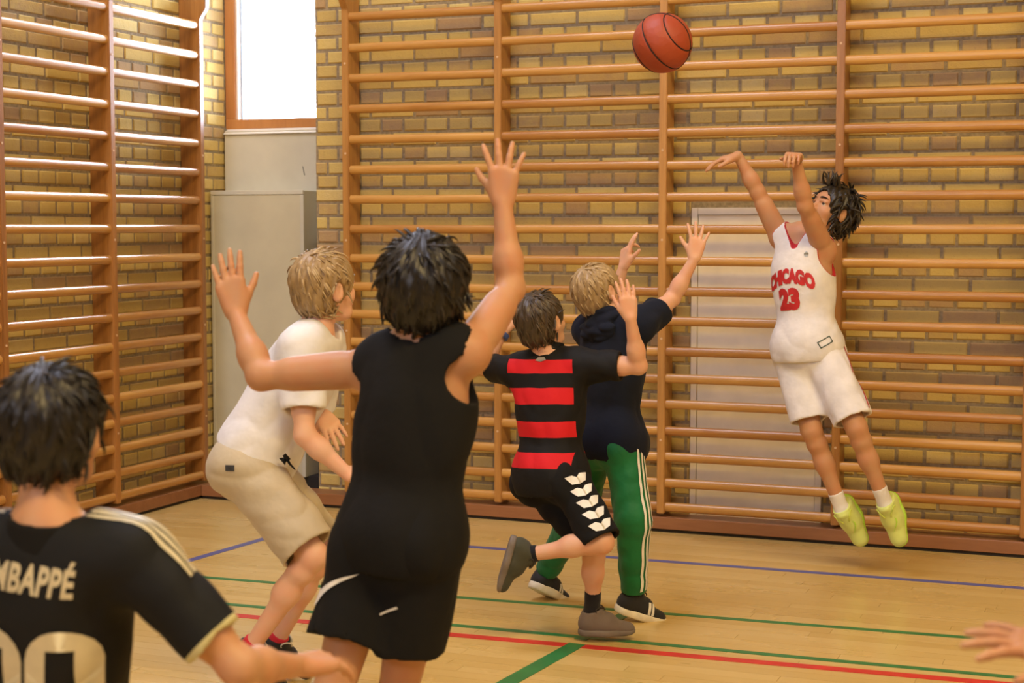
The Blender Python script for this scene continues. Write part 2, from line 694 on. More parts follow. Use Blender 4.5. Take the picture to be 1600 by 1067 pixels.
# short return of the back wall into the recess
wall_return = struct(box_obj('wall_recess', XREC + 0.006, XREC + 0.03, YB + 0.012, YREC, 0.0, ZC - 0.02, M_MORTAR))
br = brick_layout(YB + 0.01, YREC, 0.0, 3.4, YB + 0.01)
for b in br:
    pass
V, Fs, rn = [], [], []
for (u, wd, z) in br:
    x = (wd - 0.012) / 2
    hz = (COURSE - 0.012) / 2
    v = np.array([(XREC, u - x, z - hz), (XREC, u + x, z - hz), (XREC, u + x, z + hz), (XREC, u - x, z + hz),
                  (XREC + .02, u - x, z - hz), (XREC + .02, u + x, z - hz), (XREC + .02, u + x, z + hz), (XREC + .02, u - x, z + hz)])
    base = len(V) * 8
    V.append(v)
    Fs.append(np.array([(0, 3, 2, 1), (0, 1, 5, 4), (1, 2, 6, 5), (2, 3, 7, 6), (3, 0, 4, 7)]) + base)
    rn.append(np.full(8, random.random()))
me = mesh_np('brickwork', np.concatenate(V), np.concatenate(Fs), False)
me.attributes.new('rnd', 'FLOAT', 'POINT').data.foreach_set('value', np.concatenate(rn).astype(np.float32))
o = link('brickwork', me, None, M_BRICK)
o.parent = wall_return
o['kind'] = 'stuff'

struct(box_obj('ceiling', XL - 0.3, 4.6, -4.1, YREC + 0.1, ZC, ZC + 0.1, M_CEIL))
struct(box_obj('wall_right', 4.5, 4.6, -4.1, YB + 0.008, -0.1, ZC, M_WHITE_WALL))
struct(box_obj('wall_front', XL - 0.05, 4.5, -4.1, -4.0, -0.1, ZC, M_WHITE_WALL))
# masonry under the window at the back of the recess
struct(box_obj('wall_recess_back', XL - 0.008, XREC + 0.01, YREC, YREC + 0.1, -0.1, 2.04, M_MORTAR))

# skirting planks in front of both walls
sk = struct(box_obj('baseboard_back', XL + 0.131, 4.5, PFY, YB + 0.004, 0.016, 0.075, M_PLINTH, None, 0.004))
struct(box_obj('shadow_line_1', XL + 0.131, 4.5, PFY + 0.012, YB, 0.0, 0.016, M_DARK))  # dark strip: the shadow line under the skirting, put in as colour
sk = struct(box_obj('baseboard_left', XL - 0.002, PFX + 0.0, -3.9, YB + 0.004, 0.016, 0.075, M_PLINTH, None, 0.004))
struct(box_obj('shadow_line_2', XL - 0.002, PFX - 0.012, -3.9, YB, 0.0, 0.016, M_DARK))  # painted shadow line below the left skirting

# window in the recess
WZ0, WZ1, WX0, WX1 = 2.048, 6.3, XL, XREC + 0.008
win = struct(box_obj('window_1', WX0, WX1, YREC + 0.0, YREC + 0.07, WZ0, WZ0 + 0.055, M_FRAME, None, 0.003))
for nm, a in (('window_frame', (WX0, WX0 + 0.063, YREC, YREC + 0.07, WZ0 + 0.055, WZ1)),
              ('window_frame', (WX1 - 0.06, WX1, YREC, YREC + 0.07, WZ0 + 0.055, WZ1)),
              ('window_frame', (WX0, WX1, YREC, YREC + 0.07, WZ1, WZ1 + 0.06))):
    o = box_obj(nm, *a, M_FRAME, None, 0.003)
    o.parent = win
o = box_obj('window_jamb', WX0 + 0.063, WX0 + 0.075, YREC + 0.012, YREC + 0.12, WZ0 + 0.055, WZ1, M_LIGHTJAMB)
o.parent = win
o = box_obj('glazing_bead', WX0 + 0.075, WX0 + 0.083, YREC + 0.05, YREC + 0.12, WZ0 + 0.055, WZ1, M_STEEL)
o.parent = win
o = box_obj('pane', WX0 + 0.07, WX1 - 0.05, YREC + 0.045, YREC + 0.051, WZ0 + 0.05, WZ1, M_GLASS)
o.parent = win
struct(box_obj('wall_recess_top', XL - 0.008, XREC + 0.01, YREC, YREC + 0.1, WZ1 + 0.06, ZC, M_MORTAR))

# spandrel panel under the window, with its bright ledge, and the cream cabinet before it
pan = struct(box_obj('window_panel', XL + 0.012, XREC - 0.002, YREC - 0.035, YREC - 0.002, 1.4, 2.035, M_PANEL, None, 0.003))
bm = bmesh.new()
a_ = [bm.verts.new((XL + 0.012, y, z)) for y, z in ((YREC - .048, 2.016), (YREC - .048, 2.020), (YREC - .001, 2.048), (YREC - .001, 2.016))]
b_ = [bm.verts.new((XREC - 0.002, v.co.y, v.co.z)) for v in a_]
bm.faces.new(a_)
bm.faces.new(list(reversed(b_)))
for i in range(4):
    bm.faces.new((b_[i], b_[(i + 1) % 4], a_[(i + 1) % 4], a_[i]))
bmesh.ops.recalc_face_normals(bm, faces=bm.faces)
o = link('window_sill', mesh_bm('window_sill', bm), None, plain('glossy_white_sill', (0.78, 0.79, 0.76), 0.22, 0.02, 5))
o.parent = pan
bm = bmesh.new()
add_box(bm, -0.001, 0.001, -0.003, 0.0, -0.05, 0.0)
o = link('scratch', mesh_bm('scratch', bm), None, M_DARK)
o.location = (-4.53, YREC - 0.036, 1.83)
o.rotation_euler = (0, math.radians(-12), 0)
o.parent = pan

cab = thing('cabinet', 'tall cream painted cabinet standing in the corner recess under the window', 'cabinet', (-4.74, 8.0, 0.0))
CX0, CX1, CY0, CY1, CZ1 = -5.036, -4.443, 7.93, 8.08, 1.692
box_obj('body', CX0, CX1, CY0 + 0.012, CY1, 0.10, CZ1, M_CAB, cab, 0.004)
box_obj('base', CX0 + 0.02, CX1 + 0.09, CY0 + 0.03, CY1, 0.0, 0.10, M_DARK, cab)  # dark-coloured box standing for the shaded gap under the cabinet
bm = bmesh.new()
add_box(bm, CX0, CX1, CY0 - 0.004, CY0 + 0.012, CZ1 - 0.022, CZ1 + 0.002, 0.003)
add_box(bm, CX1 - 0.02, CX1 + 0.002, CY0 - 0.004, CY0 + 0.012, 0.10, CZ1 - 0.024, 0.003)
add_box(bm, CX0, CX0 + 0.018, CY0 - 0.004, CY0 + 0.012, 0.10, CZ1 - 0.024, 0.003)
link('raised_edge', mesh_bm('raised_edge', bm), cab, M_PANEL)
box_obj('door', CX0 + 0.018, CX1 - 0.02, CY0, CY0 + 0.012, 0.10, CZ1 - 0.024, M_CAB, cab)

# low cream door behind the bars
door = struct(box_obj('door_1', DX0 + 0.032, DX1 - 0.032, YB - 0.004, YB + 0.03, DZ0 + 0.02, DZ1 - 0.035, M_DOOR, None, 0.002))
for a in ((DX0, DX0 + 0.03, DZ0, DZ1), (DX1 - 0.03, DX1, DZ0, DZ1), (DX0 + 0.031, DX1 - 0.031, DZ1 - 0.033, DZ1)):
    o = box_obj('door_frame', a[0], a[1], YB - 0.012, YB + 0.03, a[2], a[3], M_DOOR, None, 0.002)
    o.parent = door

# ------------------------------------------------------------------ wall bars
RUNG_Z = [0.125, 0.243, 0.370, 0.500, 0.627, 0.754, 0.888, 1.035, 1.180, 1.328, 1.482, 1.636, 1.790, 1.946, 2.105, 2.262, 2.420, 2.580]


def post_mesh():
    """side profile in y (0 = front, +y to the wall), thickness along x"""
    prof = [(0, 0.092), (0, 2.615), (-0.018, 2.64), (-0.04, 2.67), (-0.042, 2.74), (0.13, 2.74), (0.13, 0.092)]
    bm = bmesh.new()
    a = [bm.verts.new((-0.019, y, z)) for y, z in prof]
    b = [bm.verts.new((0.019, y, z)) for y, z in prof]
    bm.faces.new(a)
    bm.faces.new(list(reversed(b)))
    n = len(prof)
    for i in range(n):
        j = (i + 1) % n
        bm.faces.new((b[i], b[j], a[j], a[i]))
    bmesh.ops.recalc_face_normals(bm, faces=bm.faces)
    bmesh.ops.bevel(bm, geom=list(bm.edges), offset=0.003, segments=2, affect='EDGES')
    me = mesh_bm('post', bm)
    me.materials.append(M_POST)
    return me


def rung_mesh(L, axis):
    """oval rung along x (or y), slightly uneven like worn wood"""
    n, m = 14, 9
    V, Fq = [], []
    for i in range(m):
        t = -L / 2 + L * i / (m - 1)
        for j in range(n):
            a = 2 * math.pi * j / n
            d, z = 0.0170 * math.cos(a), 0.0232 * math.sin(a)
            V.append((t, d, z) if axis == 'x' else (d, t, z))
    for i in range(m - 1):
        for j in range(n):
            k = (j + 1) % n
            q = (i * n + j, (i + 1) * n + j, (i + 1) * n + k, i * n + k)
            Fq.append(q if axis == 'y' else tuple(reversed(q)))
    me = mesh_np('rung', np.array(V), np.array(Fq))
    me.materials.append(M_RUNG_X if axis == 'x' else M_RUNG_Y)
    return me


POST = post_mesh()
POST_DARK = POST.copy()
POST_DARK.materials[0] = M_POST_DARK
bm = bmesh.new()
bmesh.ops.create_cone(bm, cap_ends=True, segments=10, radius1=0.006, radius2=0.006, depth=0.004)
PLUG = mesh_bm('wood_plug', bm)
PLUG.materials.append(M_PLUG)


def part_at(name, me, loc, rot, parent):
    o = bpy.data.objects.new(name, me)
    COL.objects.link(o)
    o.location = Vector(loc) - parent.location
    o.rotation_euler = rot
    o.parent = parent
    return o


def run_of_bars(root, posts, back):
    for p in posts:
        loc = (p, PFY, 0) if back else (PFX, p, 0)
        rot = (0, 0, 0 if back else math.radians(90))
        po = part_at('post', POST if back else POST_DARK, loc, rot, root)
        for z in (0.46, 0.95, 1.42, 1.87, 2.34):
            d = PLUG.copy() if False else PLUG
            o = bpy.data.objects.new('wood_plug', d)
            COL.objects.link(o)
            o.location = (0, 0.0, z + random.uniform(-.01, .01))
            o.rotation_euler = (math.radians(90), 0, 0)
            o.parent = po
    for a, b in zip(posts[:-1], posts[1:]):
        L = b - a - 0.036
        me = rung_mesh(L, 'x' if back else 'y')
        for z in RUNG_Z:
            loc = ((a + b) / 2, PFY + 0.024, z) if back else (PFX - 0.024, (a + b) / 2, z)
            part_at('rung', me, (loc[0], loc[1], loc[2] + random.uniform(-.002, .002)),
                    (random.uniform(-.002, .002),) * 3, root)


bars_b = thing('wall_bars', 'long run of wooden wall bars on the yellow brick back wall', 'wall bars', (-2.0, PFY, 0))
run_of_bars(bars_b, [-4.012, -3.154, -2.292, -1.440, -0.585, 0.27, 1.125], True)
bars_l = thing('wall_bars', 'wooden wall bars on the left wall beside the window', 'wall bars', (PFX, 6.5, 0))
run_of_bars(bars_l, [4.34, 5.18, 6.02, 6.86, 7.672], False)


# ------------------------------------------------------------------ implicit-surface modelling for figures
def dot(p, v):
    return p @ np.asarray(v, float)


def rc(a, b, r1, r2):
    a, b = np.asarray(a, float), np.asarray(b, float)
    ba = b - a
    L2 = float(ba @ ba) + 1e-12

    def f_(p):
        pa = p - a
        h = np.clip((pa @ ba) / L2, 0, 1)
        return np.linalg.norm(pa - h[:, None] * ba, axis=1) - (r1 + (r2 - r1) * h)
    return f_


def rcf(a, b, r1, r2, n, fl):
    """tapered capsule flattened along n"""
    a, b, n = np.asarray(a, float), np.asarray(b, float), nv(n)
    ba = b - a
    ba = ba + n * (ba @ n) * (1 / fl - 1)
    L2 = float(ba @ ba) + 1e-12

    def f_(p):
        pa = p - a
        pa = pa + n * (pa @ n)[:, None] * (1 / fl - 1)
        h = np.clip((pa @ ba) / L2, 0, 1)
        return (np.linalg.norm(pa - h[:, None] * ba, axis=1) - (r1 + (r2 - r1) * h)) * (0.4 + 0.6 * fl)
    return f_


def ell(c, r, M=None):
    c, r = np.asarray(c, float), np.asarray(r, float)
    M = np.eye(3) if M is None else np.asarray(M)   # columns = axes

    def f_(p):
        q = (p - c) @ M
        k0 = np.linalg.norm(q / r, axis=1)
        k1 = np.linalg.norm(q / (r * r), axis=1) + 1e-9
        return k0 * (k0 - 1) / k1
    return f_


def pl(pt, n):
    pt, n = np.asarray(pt, float), nv(n)
    return lambda p: (p - pt) @ n


def smax2(f1, f2):
    return lambda p: np.maximum(f1(p), f2(p))


def ev(ops, p, disp=None):
    d = np.full(len(p), 1.0)
    for op, fn, k in ops:
        d = comb(d, op, fn(p), k)
    if disp is not None:
        d = d + disp(p)
    return d


def comb(d, op, e, k):
    if op == 'u':
        if k > 0:
            h = np.maximum(k - np.abs(d - e), 0) / k
            return np.minimum(d, e) - h * h * k * 0.25
        return np.minimum(d, e)
    if op == 'd':
        return d + e
    if op == 's':
        e = -e
    if k > 0:
        h = np.maximum(k - np.abs(d - e), 0) / k
        return np.maximum(d, e) + h * h * k * 0.25
    return np.maximum(d, e)


def polygonise(ops, lo, hi, h, disp=None):
    """sparse surface nets of the zero set; ops = [(op, fn, k)]"""
    B = 8
    lo, hi = np.asarray(lo, float), np.asarray(hi, float)
    nb = np.maximum(1, np.ceil((hi - lo) / (h * B)).astype(int))
    dims = nb * B
    ax = [lo[i] + (np.arange(nb[i]) * B + (B - 1) / 2) * h for i in range(3)]
    cx_, cy_, cz_ = np.meshgrid(*ax, indexing='ij')
    cen = np.stack([cx_.ravel(), cy_.ravel(), cz_.ravel()], 1)
    R = h * B * 0.5 * 1.7321
    vals = [(op, fn, k, fn(cen)) for op, fn, k in ops]
    d = np.full(len(cen), 1.0)
    for op, fn, k, e in vals:
        d = comb(d, op, e, k)
    act = np.abs(d) < R * 1.6 + 0.012
    D = np.where(d > 0, 1.0, -1.0).astype(np.float32).reshape(nb)
    D = np.repeat(np.repeat(np.repeat(D, B, 0), B, 1), B, 2)
    ai = np.nonzero(act)[0]
    og = np.stack(np.meshgrid(np.arange(B), np.arange(B), np.arange(B), indexing='ij'), -1).reshape(-1, 3)
    bi = np.stack(np.unravel_index(ai, nb), 1)
    gi = (bi[:, None, :] * B + og[None]).reshape(-1, 3)
    pts = lo + gi * h
    nA = len(ai)
    d = np.full((nA, B ** 3), 1.0)
    pts3 = pts.reshape(nA, B ** 3, 3)
    for op, fn, k, e in vals:
        ea = e[ai]
        if op == 'u':
            m = ea - 1.25 * R < k + 3 * h
        elif op == 'd':
            m = np.ones(nA, bool)
        elif op == 's':
            m = ea - 1.25 * R < k + 3 * h
        else:
            m = ea + 1.25 * R > -k - 3 * h
        if not m.any():
            continue
        q = pts3[m].reshape(-1, 3)
        ee = fn(q).reshape(-1, B ** 3)
        d[m] = comb(d[m], op, ee, k)
    if disp is not None:
        d = d + disp(pts).reshape(d.shape)
    D[gi[:, 0], gi[:, 1], gi[:, 2]] = d.ravel()
    S = D < 0
    nx, ny, nz = dims
    stride = np.array([ny * nz, nz, 1])
    ncell = nx * ny * nz
    E_all = []
    for a in range(3):
        sl0 = [slice(None)] * 3
        sl1 = [slice(None)] * 3
        sl0[a] = slice(0, -1)
        sl1[a] = slice(1, None)
        mm = S[tuple(sl0)] != S[tuple(sl1)]
        idx = np.stack(np.nonzero(mm), 1)
        b_, c_ = (a + 1) % 3, (a + 2) % 3
        ok = (idx[:, b_] > 0) & (idx[:, c_] > 0)
        idx = idx[ok]
        i2 = idx.copy()
        i2[:, a] += 1
        v0 = D[idx[:, 0], idx[:, 1], idx[:, 2]].astype(float)
        v1 = D[i2[:, 0], i2[:, 1], i2[:, 2]].astype(float)
        t = np.clip(v0 / (v0 - v1), 0.02, 0.98)
        pos = idx.astype(float)
        pos[:, a] += t
        flat = idx @ stride
        cells = np.stack([flat, flat - stride[b_], flat - stride[b_] - stride[c_], flat - stride[c_]], 1)
        E_all.append((pos, cells, v0 < 0))
    cells = np.concatenate([e[1] for e in E_all])
    pos = np.concatenate([e[0] for e in E_all])
    neg = np.concatenate([e[2] for e in E_all])
    uq, inv = np.unique(cells.ravel(), return_inverse=True)
    inv = inv.reshape(-1, 4)
    cnt = np.bincount(inv.ravel(), minlength=len(uq)).astype(float)
    V = np.stack([np.bincount(inv.ravel(), weights=np.repeat(pos[:, a], 4), minlength=len(uq)) / cnt for a in range(3)], 1)
    V = lo + V * h
    Q = inv.copy()
    Q[~neg] = Q[~neg][:, ::-1]
    return V, Q


def sdf_obj(name, ops, lo, hi, h, mats, parent, disp=None, loc=None):
    V, Q = polygonise(ops, lo, hi, h, disp)
    me = mesh_np(name, V, Q)
    if loc is not None:
        L = loc(V).astype(np.float32)
        me.attributes.new('loc', 'FLOAT_VECTOR', 'POINT').data.foreach_set('vector', np.ascontiguousarray(L).ravel())
    return link(name, me, parent, mats)


def bounds(pts, pad):
    pts = np.array(pts)
    return pts.min(0) - pad, pts.max(0) + pad


def frame(x, up):
    """columns x, y(front), z(up)"""
    z = nv(up)
    x = nv(x - z * (np.dot(x, z)))
    y = np.cross(z, x)
    return np.stack([x, y, z], 1)


def folds(amp, seed, wl=0.09, stretch=(1, 1, 1), M=None):
    r = np.random.default_rng(seed)
    ks = []
    for i in range(5):
        v = r.normal(size=3) * np.array(stretch)
        v = nv(v) * 2 * math.pi / (wl * r.uniform(0.7, 1.6))
        ks.append((v, r.uniform(0, 6.28), r.normal(size=3) * 9, r.uniform(0.5, 1.0)))

    def f_(p):
        q = p if M is None else p @ M
        s = np.zeros(len(p))
        for v, ph, w2, a in ks:
            s += a * np.sin(q @ v + ph + 0.8 * np.sin(q @ w2))
        s = s / 3.0
        return -amp * (np.abs(s) * 1.6 - 0.6)
    return f_


# ---- body pieces -------------------------------------------------------------------------------------------
def hand_ops(wr, d, n, right, s, curl=(0.25, 0.3, 0.2), spread=0.12, thumb=0.5, curls=None):
    """wrist, finger direction, palm normal; returns ops for palm, fingers, thumb"""
    d = nv(d)
    n = nv(n - d * np.dot(n, d))
    t = np.cross(d, n) if right else np.cross(n, d)
    o = np.asarray(wr, float)
    ops = []

    def pt(a, b, c):
        return o + s * (a * d + b * t + c * n)
    heads = [(0.076, 0.026, 0), (0.080, 0.0085, 0.002), (0.076, -0.0085, 0.001), (0.068, -0.025, -0.002)]
    for (a, b, c), b0 in zip(heads, (0.013, 0.005, -0.004, -0.012)):
        ops.append(('u', rcf(pt(0.006, b0, 0), pt(a, b, c), 0.0155 * s, 0.0128 * s, n, 0.85), 0.010 * s))
    ops.append(('u', rc(pt(0.02, 0.016, 0.006), pt(0.05, 0.026, 0.008), 0.014 * s, 0.011 * s), 0.012 * s))
    ops.append(('u', rc(pt(0.02, -0.016, 0.005), pt(0.055, -0.022, 0.004), 0.012 * s, 0.010 * s), 0.012 * s))
    lens = [0.92, 1.0, 0.95, 0.76]
    for i, (a, b, c) in enumerate(heads):
        base = pt(a, b, c)
        cc = curls[i] if curls else curl
        ang = 0.0
        side = (1.5 - i) * spread
        p0 = base
        rr = [0.0092, 0.0082, 0.0074, 0.0062]
        if i == 3:
            rr = [x * 0.88 for x in rr]
        for j, L in enumerate((0.038, 0.024, 0.019)):
            ang += cc[j]
            dr = nv(d * math.cos(side) + t * math.sin(side))
            dr = dr * math.cos(ang) + n * math.sin(ang)
            p1 = p0 + dr * L * lens[i] * s
            ops.append(('u', rc(p0, p1, rr[j] * s, rr[j + 1] * s), 0.003 * s))
            p0 = p1
    b0, b1 = pt(0.014, 0.014, 0.006), pt(0.040, 0.034, 0.012)
    ops.append(('u', rc(b0, b1, 0.0135 * s, 0.0115 * s), 0.012 * s))
    a0 = thumb
    dr = nv(d * math.cos(a0) + t * math.sin(a0) + n * 0.25)
    b2 = b1 + dr * 0.032 * s
    dr2 = nv(dr + d * 0.35 + n * 0.1)
    b3 = b2 + dr2 * 0.026 * s
    ops.append(('u', rc(b1, b2, 0.0105 * s, 0.009 * s), 0.006 * s))
    ops.append(('u', rc(b2, b3, 0.009 * s, 0.0072 * s), 0.003 * s))
    return ops


def head_ops(c, M, s):
    def pt(x, y, z):
        return c + s * (x * M[:, 0] + y * M[:, 1] + z * M[:, 2])
    ops = [('u', ell(pt(0, -.012, .026), np.array((.074, .090, .080)) * s, M), 0.02),
           ('u', ell(pt(0, .024, -.028), np.array((.058, .060, .070)) * s, M), 0.03 * s),
           ('u', rc(pt(-.028, .048, -.078), pt(.028, .048, -.078), .022 * s, .022 * s), 0.025 * s),
           ('u', ell(pt(0, .060, -.088), np.array((.020, .016, .014)) * s, M), 0.02 * s),
           ('u', ell(pt(0, .066, .034), np.array((.045, .016, .022)) * s, M), 0.03 * s)]
    for q in (-1, 1):
        ops.append(('u', ell(pt(q * .036, .052, -.026), np.array((.026, .024, .024)) * s, M), 0.02 * s))
        ops.append(('s', ell(pt(q * .031, .093, .006), np.array((.0160, .016, .0080)) * s, M), 0.007 * s))
    ops.append(('u', rc(pt(0, .083, .008), pt(0, .099, -.022), .0075 * s, .0105 * s), 0.014 * s))
    for q in (-1, 1):
        ops.append(('u', rc(pt(q * .010, .090, -.027), pt(q * .006, .096, -.026), .0075 * s, .007 * s), 0.006 * s))
        ops.append(('u', rc(pt(q * .018, .086, .0155), pt(q * .044, .075, .013), .0045 * s, .0045 * s), 0.008 * s))
        ops.append(('u', ell(pt(q * .075, -.010, -.006), np.array((.011, .020, .031)) * s, frame(M[:, 0] + q * M[:, 1] * 0.35 * -1, M[:, 2])), 0.006 * s))
        ops.append(('s', ell(pt(q * .088, -.004, -.002), np.array((.009, .011, .018)) * s, M), 0.006 * s))
    ops.append(('u', ell(pt(0, .083, -.052), np.array((.020, .009, .007)) * s, M), 0.010 * s))
    ops.append(('s', rc(pt(-.019, .0935, -.0545), pt(.019, .0935, -.0545), .0028 * s, .0028 * s), 0.003 * s))
    return ops


def add_eyes(root, c, M, s, iris, brow_mat, lips_mat, gaze=None):
    m_w = plain('eye_white', (0.80, 0.78, 0.74), 0.2)
    m_i = plain('iris_' + iris, {'brown': (0.10, 0.045, 0.02), 'blue': (0.12, 0.22, 0.34)}[iris], 0.2)
    m_p = plain('pupil', (0.005, 0.005, 0.005), 0.1)
    for q in (-1, 1):
        bm = bmesh.new()
        bmesh.ops.create_uvsphere(bm, u_segments=20, v_segments=14, radius=0.0122 * s)
        for f_ in bm.faces:
            z = f_.calc_center_median().normalized().z
            f_.material_index = 2 if z > 0.93 else (1 if z > 0.72 else 0)
            f_.smooth = True
        pos = c + s * (q * .031 * M[:, 0] + .0700 * M[:, 1] + .006 * M[:, 2])
        gz = M[:, 1] if gaze is None else nv(gaze)
        gx = nv(M[:, 0] - gz * np.dot(M[:, 0], gz))
        Mx = np.stack([gx, np.cross(gz, gx), gz], 1)
        for v in bm.verts:
            v.co = Vector(pos + Mx @ np.array(v.co))
        link('eye', mesh_bm('eye', bm), root, [m_w, m_i, m_p])
        pts = [c + s * ((q * (.014 + .034 * t)) * M[:, 0] + (.094 - .020 * t * t) * M[:, 1] + (.027 + .005 * math.sin(t * 2.6)) * M[:, 2]) for t in np.linspace(0, 1, 7)]
        v, f_ = tube_np(pts, np.array([.002, .0034, .0038, .0036, .003, .0022, .001]) * s, 6)
        link('eyebrow', mesh_np('eyebrow', v, f_), root, brow_mat)
    parts = []
    for zz, bow in ((-.049, .0015), (-.0585, -.002)):
        pts = [c + s * (x * M[:, 0] + (.0888 - 9.0 * x * x) * M[:, 1] + (zz + bow * (1 - (x / .02) ** 2)) * M[:, 2]) for x in np.linspace(-.02, .02, 9)]
        parts.append(tube_np(pts, np.array([.001, .0026, .0036, .004, .004, .004, .0036, .0026, .001]) * s, 8))
    v, f_ = join_np(parts)
    link('lips', mesh_np('lips', v, f_), root, lips_mat)


def hair_obj(root, c, M, s, mat, seed, length=0.045, thick=0.014, mess=0.3, n=520, fringe=0.0, nape=-0.062, whorl=(0, -.05, .09), width=0.006, top_spikes=None):
    """a cap grown off the skull plus several hundred tapering locks"""
    r = np.random.default_rng(seed)

    def pt(x, y, z):
        return c + s * (x * M[:, 0] + y * M[:, 1] + z * M[:, 2])
    e = thick
    ops = [('u', ell(pt(0, -.012, .026), np.array((.074 + e, .090 + e, .080 + e)) * s, M), 0.0),
           ('u', ell(pt(0, -.045, -.030), np.array((.056 + e * .6, .046 + e * .8, .052)) * s, M), 0.03 * s),
           ('s', ell(pt(0, .105, -.040 + fringe), np.array((.070, .085, .088)) * s, M), 0.008 * s),
           ('s', ell(pt(0, .075, -.085), np.array((.12, .075, .075)) * s, M), 0.01 * s)]
    for q in (-1, 1):
        ops.append(('s', ell(pt(q * .085, -.006, -.012), np.array((.026, .024, .034)) * s, M), 0.008 * s))
    ops.append(('i', pl(pt(0, -.03, nape), -M[:, 2] + 0.25 * M[:, 1]), 0.012 * s))
    g = r.normal(size=(6, 3)) * 60

    def dsp(p):
        q = (p - c) @ M
        az = np.arctan2(q[:, 0], q[:, 1])
        return -0.0022 * s * (np.sin(az * 17 + 3 * np.sin(q[:, 2] * 40)) + np.sin(az * 31 + q[:, 2] * 60) * 0.7)
    lo, hi = bounds([c - 0.15 * s, c + 0.15 * s], 0.01)
    V, Q = polygonise(ops, lo, hi, 0.0042, dsp)
    me0 = mesh_np('hair_tmp', V, Q)
    nrm = np.zeros(len(V) * 3, dtype=np.float32)
    me0.vertex_normals.foreach_get('vector', nrm)
    nrm = nrm.reshape(-1, 3)
    bpy.data.meshes.remove(me0)
    ql = (V - c) @ M / s
    outer = np.nonzero((np.linalg.norm((ql - np.array((0, -.012, .02))) / np.array((.074, .09, .085)), axis=1) > 1.0))[0]
    pick = r.choice(outer, n)
    wl = np.array(whorl)
    parts = [(V, Q)]
    rn = [np.full(len(V), 0.35)]
    for i in pick:
        p, nn = V[i], nrm[i]
        away = M @ ((ql[i] - wl) * np.array((1, 1, 1)))
        td = away - M[:, 2] * 0.02 * s
        td = td - nn * np.dot(td, nn)
        td = nv(nv(td) + r.normal(size=3) * mess * 0.6)
        L = length * s * r.uniform(0.6, 1.25)
        lift = r.uniform(0.0, 0.09) + mess * r.uniform(0, 0.55)
        pts = [p - nn * 0.004 * s]
        dcur = nv(td + nn * lift)
        for k in range(4):
            pts.append(pts[-1] + dcur * L / 4)
            rel = nv((pts[-1] - (c + M @ np.array((0, -.012, .02)) * s)))
            dcur = nv(dcur - rel * 0.24 * (1 - 0.8 * mess) - M[:, 2] * 0.08 + r.normal(size=3) * mess * 0.22)
        tl = [((q_ - c) @ M / s) for q_ in pts[2:]]
        if any(q_[1] > .035 and q_[2] < .075 + fringe and abs(q_[0]) < .085 for q_ in tl) or any(q_[2] < nape - .022 for q_ in tl):
            continue
        if any(abs(q_[0]) > .055 and -.030 < q_[1] < .026 and -.060 < q_[2] < .020 for q_ in tl):
            continue
        w0 = width * s * r.uniform(0.7, 1.3)
        v, f_ = tube_np(pts, w0 * np.array([0.75, 1.0, 0.85, 0.55, 0.08]), 5)
        parts.append((v, f_))
        rn.append(np.full(len(v), r.uniform(0, 1)))
    for (x, y, z, dx, dy, dz, L) in (top_spikes or []):
        p = pt(x, y, z)
        d0 = nv(M @ np.array((dx, dy, dz)))
        pts = [p]
        for k in range(5):
            pts.append(pts[-1] + d0 * L * s / 5)
            d0 = nv(d0 + r.normal(size=3) * 0.22)
        v, f_ = tube_np(pts, 0.006 * s * np.array([1.1, 1.0, .9, .7, .45, .05]), 5)
        parts.append((v, f_))
        rn.append(np.full(len(v), r.uniform(0, 1)))
    v, f_ = join_np(parts)
    me = mesh_np('hair', v, f_)
    me.attributes.new('rnd', 'FLOAT', 'POINT').data.foreach_set('value', np.concatenate(rn).astype(np.float32))
    return link('hair', me, root, mat)


